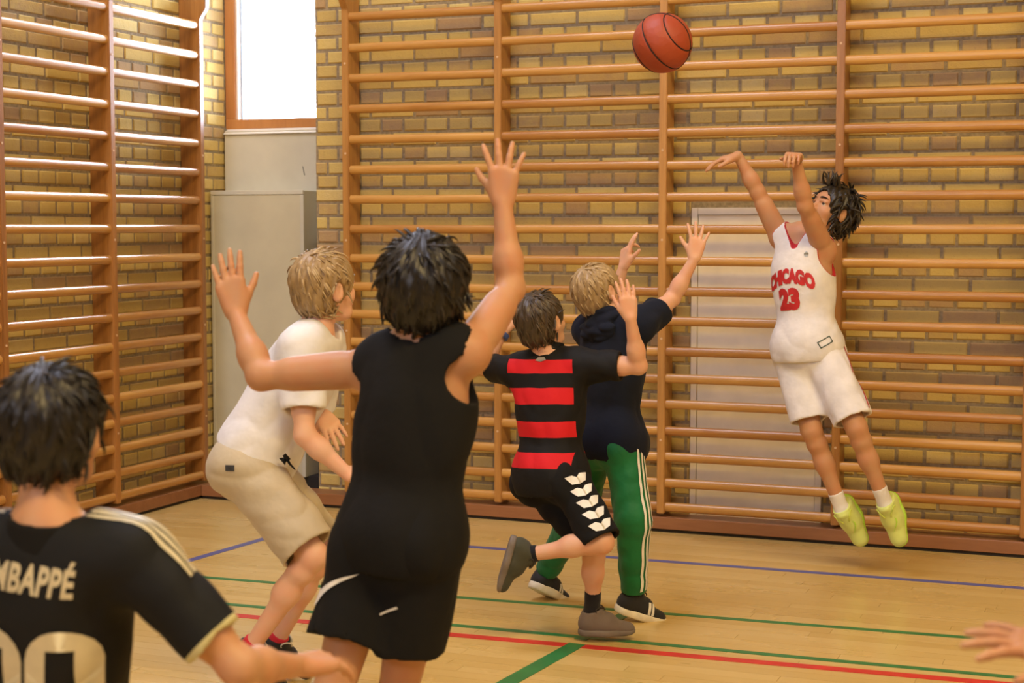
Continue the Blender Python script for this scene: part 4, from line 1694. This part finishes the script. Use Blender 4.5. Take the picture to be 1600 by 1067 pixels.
for sd in 'LR':
    a, b, c = J[sd + 'h'], J[sd + 'k'], J[sd + 'a']
    d = nv(c - b)
    e = c + d * -.005
    ops += [('u', rc(a, b, .086 * s, .073 * s), 0.03), ('u', smax2(rc(b, e + d * .05, .073 * s, .050 * s), pl(e, d)), 0.025)]
    ops.append(('u', ell(a - B.Mp[:, 1] * .045 * s - B.up * .02 * s, np.array((.082, .08, .09)) * s, B.Mp), 0.04))
    cuts.append(('s', rc(e - d * .03, e + d * .05, .039 * s, .040 * s), 0))
ops.append(('i', pl(B.hm + B.up * .11 * s, B.up), 0.004))
tr = garment(B, 'trousers', ops + cuts, GREEN, disp=folds(.0045, 33, .11, (1, 1, 1.3)))
bt = bvh_of(tr)
right = nv(RV * 0.80 - F0 * 0.60)
for k in (-1, 0, 1):
    pts, dirs = [], []
    for seg, (a, b) in enumerate((('Rh', 'Rk'), ('Rk', 'Ra'))):
        for t in np.linspace(0 if seg else -.1, 1 if not seg else .93, 14):
            q = J[a] + (J[b] - J[a]) * t
            ax_ = nv(J[b] - J[a])
            sd_ = nv(np.cross(ax_, right))
            pts.append(q + sd_ * k * .021)
            dirs.append(right)
    ribbon('stripe', pts, dirs, .0105, bt, WHITE_PRINT, tr, off=.003)
for sd in 'LR':
    s_, pt = shoe(B.root, J[sd + 'a'], J[sd + 'f'], J[sd + 'k'] - J[sd + 'a'] if sd == 'R' else CV(.1, 1, .1), s, SHOE_BLACK, SOLE_WHITE, LACE_DARK, sole_t=.034, leg=J[sd + 'k'] - J[sd + 'a'])
    bsh = bvh_of(s_)
    f_ = nv(J[sd + 'f'])
    toe = -F0 + RV * .2
    wv = nv(toe - f_ * np.dot(toe, f_))
    uv = nv(np.cross(wv, f_)) if np.dot(np.cross(wv, f_), ZV) > 0 else nv(np.cross(f_, wv))
    for k in (0, 1):
        project_patch('side_stripe', poly_bm([[(-.006, -.022), (.006, -.022), (.0, .022), (-.012, .022)]]), pt(.125 + .018 * k, .05), f_, uv, wv, bsh, WHITE_PRINT, s_)
    sock(B.root, J[sd + 'a'], J[sd + 'k'], .029 * s, .06, s, WHITE_SOCK, J[sd + 'f'])

# ================================================================== the runner in the red and black striped shirt
s = .9
J = joints(Ls=P(804, 580, 5.92), Rs=P(914, 571, 5.80), Le=P(755, 572, 6.08), Re=P(998, 572, 5.74), Lw=P(787, 516, 6.12), Rw=P(985, 497, 5.66),
           Lh=P(836, 746, 5.92), Rh=P(886, 743, 5.80), Lk=P(930, 852, 5.82), Rk=P(941, 847, 5.69), La=P(925, 956, 5.90), Ra=P(828, 866, 5.76),
           headscale=1.06, head=P(846, 502, 5.83), hfwd=CV(.58, .22, .76), hup=CV(-.15, 1, -.1), Lf=CV(.97, -.02, .1), Rf=CV(-.28, -.95, .0), Ru=CV(1, -.25, 0))
Cc = figure('person in red and black striped shirt running on one leg, other leg kicked back', J, s, SK_B, seed=4,
            hands={'R': dict(d=CV(-.14, 1, 0), n=CV(-.25, 0, 1), curl=(.12, .12, .12), spread=.09, thumb=.35),
                   'L': dict(d=CV(.35, .9, .3), n=CV(.5, 0, .9), curl=(.3, .3, .2))})
add_eyes(Cc.root, Cc.H, Cc.MH, Cc.hs, 'brown', H_BROWN, LIPS)
hair_obj(Cc.root, Cc.H, Cc.MH, Cc.hs, H_BROWN, 6, length=.046, thick=.012, mess=.08, n=950, width=.0036, nape=-.082)
hoops = [(-.016, .034), (-.126, -.068), (-.243, -.186), (-.350, -.296)]


def hoop_mask(nt, x, y, z, t):
    tot = None
    zz = math_n(nt, 'ADD', z, math_n(nt, 'MULTIPLY', noise(nt, 9, 1, coords(nt, attr='loc')), 0.010))
    for lo, hi in hoops:
        q = between(nt, zz, lo + .005, hi + .005)
        tot = q if tot is None else math_n(nt, 'MAXIMUM', tot, q)
    tot = math_n(nt, 'MULTIPLY', tot, between(nt, x, -.138, .118))
    return math_n(nt, 'MULTIPLY', tot, math_n(nt, 'GREATER_THAN', t, 0.0))


sh_m = cloth('red_black_hoops', (0.005, 0.005, 0.006), [((0.62, 0.012, 0.02), hoop_mask)], 0.75)
sh = garment(Cc, 'shirt', top_ops(Cc, e=.022, hem=-.075, sleeves=(.68, .062, .060), hem_flare=.024, neck_r=.058), sh_m, disp=folds(.0055, 41, .12, (1.1, 1.1, .8)))
arms_ = [rc(J[q + 's'] + nv(J[q + 'e'] - J[q + 's']) * .02, J[q + 'e'], .068 * s, .066 * s) for q in 'LR']
set_trim(sh, lambda p: np.minimum.reduce([f_(p) for f_ in arms_]))
collar(Cc, BLACK_CLOTH, .062, .045, .022)
bj = bvh_of(sh)
project_patch('collar_mark', poly_bm([[(-.020, -.006), (0, -.010), (.020, -.004), (.012, .006), (-.012, .005)]]), Cc.sm + Cc.up * .035, Cc.Mc[:, 0], Cc.up, -Cc.Mc[:, 1], bj, plain('grey_print', (.30, .28, .28), .7), sh)
so = garment(Cc, 'shorts', shorts_ops(Cc, (.92, .98), .080, .080, e=.004, gl=.88), BLACK_CLOTH, disp=folds(.005, 43, .10, (1, 1, .5)))
bs = bvh_of(so, sh)
ax_ = nv(J['Rk'] - J['Rh'])
out = nv(RV * .25 - F0 * .95)
out = nv(out - ax_ * np.dot(out, ax_))
sd_ = nv(np.cross(ax_, out))
sd_ = sd_ if np.dot(sd_, RV) > 0 else -sd_
for k in range(5):
    c_ = J['Rh'] + ax_ * (.050 + k * .047) + sd_ * .010
    w2 = .042
    poly = [(-w2, .016), (-w2 * .35, .016), (0, .004), (w2 * .35, .016), (w2, .016), (w2 * .62, -.014), (0, -.022), (-w2 * .62, -.014)]
    bm = poly_bm([[poly[i] for i in (0, 1, 2, 6, 7)], [poly[i] for i in (2, 3, 4, 5, 6)]])
    project_patch('chevron', bm, c_, sd_, -ax_, out, bs, WHITE_PRINT, so, off=.003)
s_, pt = shoe(Cc.root, J['La'], J['Lf'], ZV, s, SHOE_GREY, SOLE_GREY, LACE_DARK, 'grey suede shoe on the standing foot', leg=J['Lk'] - J['La'])
sock(Cc.root, J['La'], J['Lk'], .031 * s, .085, s, BLACK_SOCK, J['Lf'])
s_, pt = shoe(Cc.root, J['Ra'], J['Rf'], CV(1, -.25, 0), s, SHOE_OLIVE, SOLE_GREY, LACE_DARK, 'dark olive shoe on the raised foot', leg=J['Rk'] - J['Ra'])
sock(Cc.root, J['Ra'], J['Rk'], .030 * s, .03, s, BLACK_SOCK, J['Rf'])
d = nv(J['Le'] - J['Lw'])
c_ = J['Lw'] + d * .02
ops = [('u', rc(c_ - d * .011, c_ + d * .011, .031, .031), 0), ('i', pl(c_ + d * .011, d), .002), ('i', pl(c_ - d * .011, -d), .002), ('u', ell(c_ - F0 * .027, np.array((.014, .014, .010))), .004)]
lo, hi = bounds([c_], .05)
sdf_obj('wrist_watch', ops, lo, hi, .003, plain('blue_watch_strap', (0.05, 0.09, 0.30), .5), Cc.root)

# ================================================================== the crouching runner in the white t-shirt
s = .98
J = joints(Ls=P(504, 538, 5.27), Rs=P(470, 546, 5.02), Le=P(488, 672, 5.38), Re=P(476, 680, 4.97), Lw=P(504, 648, 5.19), Rw=P(543, 741, 4.98),
           Lh=P(398, 724, 5.25), Rh=P(385, 730, 5.09), Lk=P(505, 862, 5.25), Rk=P(490, 868, 5.02), La=P(433, 1000, 5.36), Ra=P(393, 1010, 5.13),
           headscale=1.06, head=P(508, 450, 5.14), hfwd=CV(.72, .08, .66), hup=CV(.05, 1, .0), Lf=CV(.8, -.5, .3), Rf=CV(.80, -.55, .2))
D = figure('person in white t-shirt and beige shorts crouching forward in front of the corner cabinet', J, s, SK_D, seed=5,
           hands={'R': dict(d=CV(.9, -.05, .3), n=CV(.1, -.7, .7), curl=(.4, .4, .3)), 'L': dict(d=CV(.35, -.35, -.6), n=CV(.3, -.8, 0), curl=(.25, .3, .2))})
add_eyes(D.root, D.H, D.MH, D.hs, 'blue', H_SANDY, LIPS)
hair_obj(D.root, D.H, D.MH, D.hs, H_SANDY, 8, length=.044, thick=.013, mess=.04, n=1400, width=.0032, nape=-.08, whorl=(.0, -.075, .085))
sh = garment(D, 't_shirt', top_ops(D, e=.030, hem=.02, sleeves=(.70, .072, .070), hem_flare=.015, neck_r=.058, hem_n=nv(-D.up + D.Mp[:, 1] * -.12), trap=.062), WHITE_CLOTH, disp=folds(.0045, 51, .16, (.7, .7, 1.4)))
BEIGE = fabric('beige_shorts_cloth', (0.52, 0.45, 0.33), .85, .15, .35)
so = garment(D, 'shorts', shorts_ops(D, (.92, .92), .096, .093, waist=.10, e=.016), BEIGE, disp=folds(.006, 53, .11, (.8, .8, 1.5)))
bs = bvh_of(so, sh)
side = nv(-F0 + RV * .1)
project_patch('woven_tag', poly_bm([[(-.014, -.009), (.014, -.009), (.014, .009), (-.014, .009)]]), P(363, 724, 5.09), RV, ZV, side, bs, plain('dark_tag', (.035, .037, .045), .7), so)
knot = P(444, 716, 5.02)
pts = [knot + q for q in (np.array([0, 0, .012]), RV * .012 + ZV * -.004, RV * .004 - ZV * .014, RV * -.008 + ZV * 0, RV * .006 + ZV * .006, RV * .016 - ZV * .016, RV * .034 - ZV * .036)]
v, q_ = tube_np(pts, [.006, .009, .008, .008, .006, .004, .002], 8)
link('drawstring', mesh_np('drawstring', v, q_), so, BLACK_CLOTH)
for sd in 'LR':
    sock(D.root, J[sd + 'a'], J[sd + 'k'], .031 * s, .025, s, RED_SOCK, J[sd + 'f'])
    shoe(D.root, J[sd + 'a'], J[sd + 'f'], J[sd + 'k'] - J[sd + 'a'], s, SHOE_BLACK, SOLE_WHITE, plain('white_lace', (.7, .7, .68), .7), leg=J[sd + 'k'] - J[sd + 'a'])

# ================================================================== the taller child in the black sleeveless top
s = 1.03
J = joints(Ls=P(580, 575, 3.82), Rs=P(734, 550, 3.72), Le=P(408, 588, 3.85), Re=P(798, 452, 3.90), Lw=P(369, 490, 3.95), Rw=P(786, 318, 3.93),
           Lh=P(584, 845, 3.79), Rh=P(668, 842, 3.72), Lk=P(520, 1085, 3.72), Rk=P(620, 1090, 3.80), La=PZ(505, 3.66, .10), Ra=PZ(630, 3.92, .09),
           head=P(664, 452, 3.76), hfwd=CV(.12, .30, .95), hup=CV(0, 1, -.1), Lf=CV(-.1, 0, 1), Rf=CV(.1, 0, 1))
E_ = figure('person in black sleeveless top and black shorts with one arm stretched high', J, s, SK_E, seed=6, h=.0042,
            hands={'L': dict(d=CV(-.22, 1, .15), n=CV(0, 0, 1), curl=(.1, .12, .12), spread=.10, thumb=.62),
                   'R': dict(d=CV(.02, 1, .08), n=CV(.1, -.15, 1), curl=(.18, .15, .12), spread=.26, thumb=.75)})
add_eyes(E_.root, E_.H, E_.MH, E_.hs, 'brown', H_BLACK, LIPS)
hair_obj(E_.root, E_.H, E_.MH, E_.hs, H_BLACK, 12, length=.044, thick=.027, mess=.16, n=1100, width=.004, nape=-.085)
sh = garment(E_, 'sleeveless_top', top_ops(E_, e=.020, hem=-.075, hem_flare=.004, arm_hole=.056, arm_out=.006, neck_r=.076, neck_drop=.012), BLACK_CLOTH, disp=folds(.006, 61, .16, (1, 1, .6)))
so = garment(E_, 'shorts', shorts_ops(E_, (.66, .66), .088, .090, e=.010, gl=.86), BLACK_CLOTH, disp=folds(.006, 63, .14, (1, 1, .4)))
bs = bvh_of(so, sh)
sw = [(1.25 * x, 1.5 * y) for x, y in [(-.055, -.022), (-.030, -.028), (.062, .034), (-.016, -.002), (-.036, .002), (-.044, .014), (-.060, -.004)]]
ax_ = nv(J['Lk'] - J['Lh'])
out = nv(-RV * .80 - F0 * .60)
out = nv(out - ax_ * np.dot(out, ax_))
sd_ = nv(np.cross(ax_, out))
sd_ = sd_ if np.dot(sd_, RV) > 0 else -sd_
project_patch('swoosh', poly_bm([sw]), J['Lh'] + ax_ * .135, sd_, -ax_, out, bs, WHITE_PRINT, so, off=.003, label='white curved tick on the shorts')
project_patch('seam_mark', poly_bm([[(-.020, -.010), (.022, .010), (.018, .014), (-.022, -.006)]]), P(604, 968, 3.6), RV, ZV, -F0, bs, WHITE_PRINT, so, off=.003)
for sd in 'LR':
    sock(E_.root, J[sd + 'a'], J[sd + 'k'], .031 * s, .10, s, WHITE_SOCK, J[sd + 'f'])
    shoe(E_.root, J[sd + 'a'], J[sd + 'f'], ZV, s, SHOE_BLACK, SOLE_WHITE, LACE_DARK, leg=J[sd + 'k'] - J[sd + 'a'])

# ================================================================== the child in the dark football shirt, nearest the lens
s = .97
J = joints(Ls=P(-52, 868, 2.76), Rs=P(210, 872, 2.68), Le=P(-190, 1020, 2.80), Re=P(374, 1042, 2.66), Lw=P(-170, 1180, 2.93), Rw=P(466, 1040, 2.85),
           Lh=PZ(-8, 2.80, .58), Rh=PZ(150, 2.74, .58), Lk=PZ(-30, 3.0, .35), Rk=PZ(175, 2.94, .35), La=PZ(-20, 2.80, .085), Ra=PZ(165, 2.74, .085),
           head=P(82, 674, 2.74), hfwd=CV(.16, .04, 1), hup=CV(.03, 1, .05), Lf=CV(-.1, 0, 1), Rf=CV(.15, 0, 1))
Fp = figure('person in dark football shirt with pale name and number on the back', J, s, SK_A, seed=7, h=.0042,
            hands={'R': dict(d=CV(.62, -.08, .75), n=CV(-.2, -.9, .1), curl=(.3, .35, .25), spread=.12)})
add_eyes(Fp.root, Fp.H, Fp.MH, Fp.hs, 'brown', H_BLACK, LIPS)
hair_obj(Fp.root, Fp.H, Fp.MH, Fp.hs, H_BLACK, 15, length=.044, thick=.016, mess=.12, n=1200, width=.0036, nape=-.08)
trim_c = (0.55, 0.50, 0.25)
sh_m = cloth('dark_football_shirt', (0.006, 0.0065, 0.0075), [(trim_c, lambda nt, x, y, z, t: math_n(nt, 'LESS_THAN', t, 0.009))], .75)
sh = garment(Fp, 'football_shirt', top_ops(Fp, e=.020, hem=-.06, sleeves=(.76, .066, .052), hem_flare=.012, neck_r=.062, trap=.050), sh_m, h=.0055, disp=folds(.005, 71, .15, (1, 1, .7)))
ends = []
for q in 'LR':
    a, b = J[q + 's'], J[q + 'e']
    ends.append((a + (b - a) * .76, nv(b - a), a))


def trimF(p):
    out_ = np.full(len(p), 1.0)
    for e, d, a in ends:
        near = np.linalg.norm(p - e, axis=1) < .10
        out_ = np.where(near, np.minimum(out_, np.abs((p - e) @ d)), out_)
    return out_


set_trim(sh, trimF)
co = collar(Fp, BLACK_CLOTH, .064, .030, .012)
bj = bvh_of(sh)
# pale stripes over the shoulders
for q in 'LR':
    a = Fp.nb + (J[q + 's'] - Fp.nb) * .30
    b = J[q + 's'] + (J[q + 'e'] - J[q + 's']) * .30
    for k in (0, 1, 2):
        pts, dirs = [], []
        for t in np.linspace(0, 1, 16):
            pts.append(a + (b - a) * t - Fp.Mc[:, 1] * (.016 * (k - 1) - .012))
            dirs.append(nv(Fp.up * (1 - .35 * t) + Fp.Mc[:, 0] * (1 if q == 'R' else -1) * (.25 + .6 * t)))
        ribbon('shoulder_stripe', pts, dirs, .010, bj, CREAM_PRINT, sh)
exF, bk = Fp.Mc[:, 0], -Fp.Mc[:, 1]
org = P(62, 908, 2.6)
project_patch('lettering', text_bm('MBAPPÉ', .063, .0022, .62, .15, 1.06), P(28, 923, 2.6), exF, Fp.up, bk, bj, CREAM_PRINT, sh, label='pale name lettering', cell=.012)


def zero_bm(w_, h_, t, inner_sq=True, n=10):
    """a tall rounded nought with a square-cornered counter"""
    bm = bmesh.new()
    r = w_ / 2
    a_, b_ = r - t, h_ / 2 - t
    vo, vi = [], []
    angs = sorted(list(np.linspace(-math.pi, math.pi, 49)[:-1]) + [math.atan2(sy * b_, sx * a_) for sx in (-1, 1) for sy in (-1, 1)])
    for a in angs:
        cx2, sx2 = math.cos(a), math.sin(a)
        k1 = 1 / max(abs(cx2) / a_, abs(sx2) / b_)
        vi.append(bm.verts.new((cx2 * k1, sx2 * k1, 0)))
        # outer: a stadium, found by bisection along the ray
        lo_, hi_ = 0.0, h_
        for _ in range(30):
            md = (lo_ + hi_) / 2
            x, y = cx2 * md, sx2 * md
            dd = math.hypot(x, max(0, abs(y) - (h_ / 2 - r))) - r
            lo_, hi_ = (md, hi_) if dd < 0 else (lo_, md)
        vo.append(bm.verts.new((cx2 * lo_, sx2 * lo_, 0)))
    m = len(vo)
    for k in range(m):
        j = (k + 1) % m
        bm.faces.new((vo[k], vo[j], vi[j], vi[k]))
    return bm


for cx_, nm in ((56, 'number'), (-62, 'number')):
    project_patch(nm, zero_bm(.110, .25, .034), P(cx_, 1132, 2.6), exF, Fp.up, bk, bj, CREAM_PRINT, sh, label='pale rounded shirt digit', cell=.012)
so = garment(Fp, 'shorts', shorts_ops(Fp, (.7, .7), .094, .094), BLACK_CLOTH, h=.007)
for sd in 'LR':
    sock(Fp.root, J[sd + 'a'], J[sd + 'k'], .031 * s, .10, s, WHITE_SOCK, J[sd + 'f'])
    shoe(Fp.root, J[sd + 'a'], J[sd + 'f'], ZV, s, SHOE_BLACK, SOLE_WHITE, LACE_DARK, leg=J[sd + 'k'] - J[sd + 'a'])

# ================================================================== somebody standing just beyond the frame, one hand in it
s = 1.0
J = joints(Rs=P(1850, 895, 2.33), Ls=P(1850, 905, 2.06), Re=P(1790, 1085, 2.45), Le=P(1800, 1170, 2.02), Rw=P(1680, 1030, 2.25), Lw=P(1720, 1330, 2.05),
           Rh=PZ(1880, 2.29, .66), Lh=PZ(1880, 2.12, .66), Rk=PZ(1800, 2.30, .36), Lk=PZ(1790, 2.08, .36), Ra=PZ(1880, 2.32, .09), La=PZ(1880, 2.05, .09),
           head=P(1800, 720, 2.2), hfwd=CV(-1, -.05, .25), hup=CV(-.1, 1, 0), Rf=CV(-1, 0, .1), Lf=CV(-1, 0, -.1))
G = figure('person mostly beyond the frame with only an open hand showing', J, s, SK_A, seed=8, h=.0045,
           hands={'R': dict(d=CV(-.93, .28, .1), n=CV(-.25, -.9, .25), curl=(.12, .2, .15), spread=.30, thumb=.8), 'L': dict(curl=(.3, .4, .3))})
add_eyes(G.root, G.H, G.MH, G.hs, 'brown', H_BROWNBLACK, LIPS)
hair_obj(G.root, G.H, G.MH, G.hs, H_BROWNBLACK, 18, n=420)
garment(G, 't_shirt', top_ops(G, e=.02, hem=-.06, sleeves=(.6, .066, .064), neck_r=.06), fabric('grey_blue_cloth', (.10, .13, .18)), h=.007, disp=folds(.005, 81, .13))
garment(G, 'shorts', shorts_ops(G, (.8, .8), .09, .088), BLACK_CLOTH, h=.007)
for sd in 'LR':
    sock(G.root, J[sd + 'a'], J[sd + 'k'], .031 * s, .08, s, WHITE_SOCK, J[sd + 'f'])
    shoe(G.root, J[sd + 'a'], J[sd + 'f'], ZV, s, SHOE_BLACK, SOLE_WHITE, LACE_DARK, leg=J[sd + 'k'] - J[sd + 'a'])

# ================================================================== the ball
BR = .111
bc = P(1035, 67, 6.05)
m, nt, b = mat_base('orange_ball_rubber')
n1 = noise(nt, 6, 3, coords(nt))
nt.links.new(ramp(nt, n1, [(.3, (.34, .050, .018)), (.7, (.40, .066, .022))]), b.inputs['Base Color'])
b.inputs['Roughness'].default_value = .55
vo = nt.nodes.new('ShaderNodeTexVoronoi')
vo.inputs['Scale'].default_value = 42
nt.links.new(coords(nt), vo.inputs['Vector'])
bump(nt, b, vo.outputs['Distance'], .35, .004)
M_BALL = m
bm = bmesh.new()
bmesh.ops.create_uvsphere(bm, u_segments=96, v_segments=64, radius=BR)
seams = []


def seam_dist(v):
    x, y, z = v
    c_ = abs(abs(math.atan2(y, math.hypot(x, z))) - 0.0)
    d1, d2 = abs(x), abs(z)
    # the two curved seams: circles bulging towards +-x
    dd = min(abs(math.acos(max(-1, min(1, x * q))) - 0.80) for q in (-1, 1))
    return min(math.asin(min(1, d1)), math.asin(min(1, d2)), dd) * BR


for v in bm.verts:
    n_ = v.co.normalized()
    d = seam_dist(n_)
    if d < .006:
        v.co = n_ * (BR - .0022 * (1 - (d / .006) ** 2))
bme = mesh_bm('basketball', bm, True)
ball = link('basketball', bme, None, M_BALL)
ball.location = Vector(bc)
Mb = np.stack([nv(RV * .9 + ZV * .42), nv(np.cross(nv(ZV * .9 - RV * .42 - F0 * .3), nv(RV * .9 + ZV * .42))), ZV], 1)
eb, tc = nv(RV * .82 + ZV * .57), nv(CAM - bc)
eb = nv(eb - tc * np.dot(eb, tc))
xb = nv(eb * math.cos(.45) + tc * math.sin(.45))
zb = nv(tc * math.cos(.45) - eb * math.sin(.45))
yb = np.cross(zb, xb)
ball.rotation_euler = Matrix([[xb[i], yb[i], zb[i]] for i in range(3)]).to_euler()
ball['label'] = 'orange basketball in mid-air in front of the wall bars'
ball['category'] = 'basketball'
M_SEAM = plain('black_seam', (.010, .006, .005), .7)
parts = []
for mk in range(4):
    pts = []
    for t in np.linspace(0, 2 * math.pi, 97):
        if mk == 0:
            q = np.array((0, math.cos(t), math.sin(t)))
        elif mk == 1:
            q = np.array((math.cos(t), math.sin(t), 0))
        else:
            sg = 1 if mk == 2 else -1
            q = np.array((sg * math.cos(.80), math.sin(.80) * math.cos(t), math.sin(.80) * math.sin(t)))
        pts.append(q * (BR - .0012))
    parts.append(tube_np(pts, .0024, 6))
v, q_ = join_np(parts)
o = link('seam', mesh_np('seam', v, q_), None, M_SEAM)
o.parent = ball
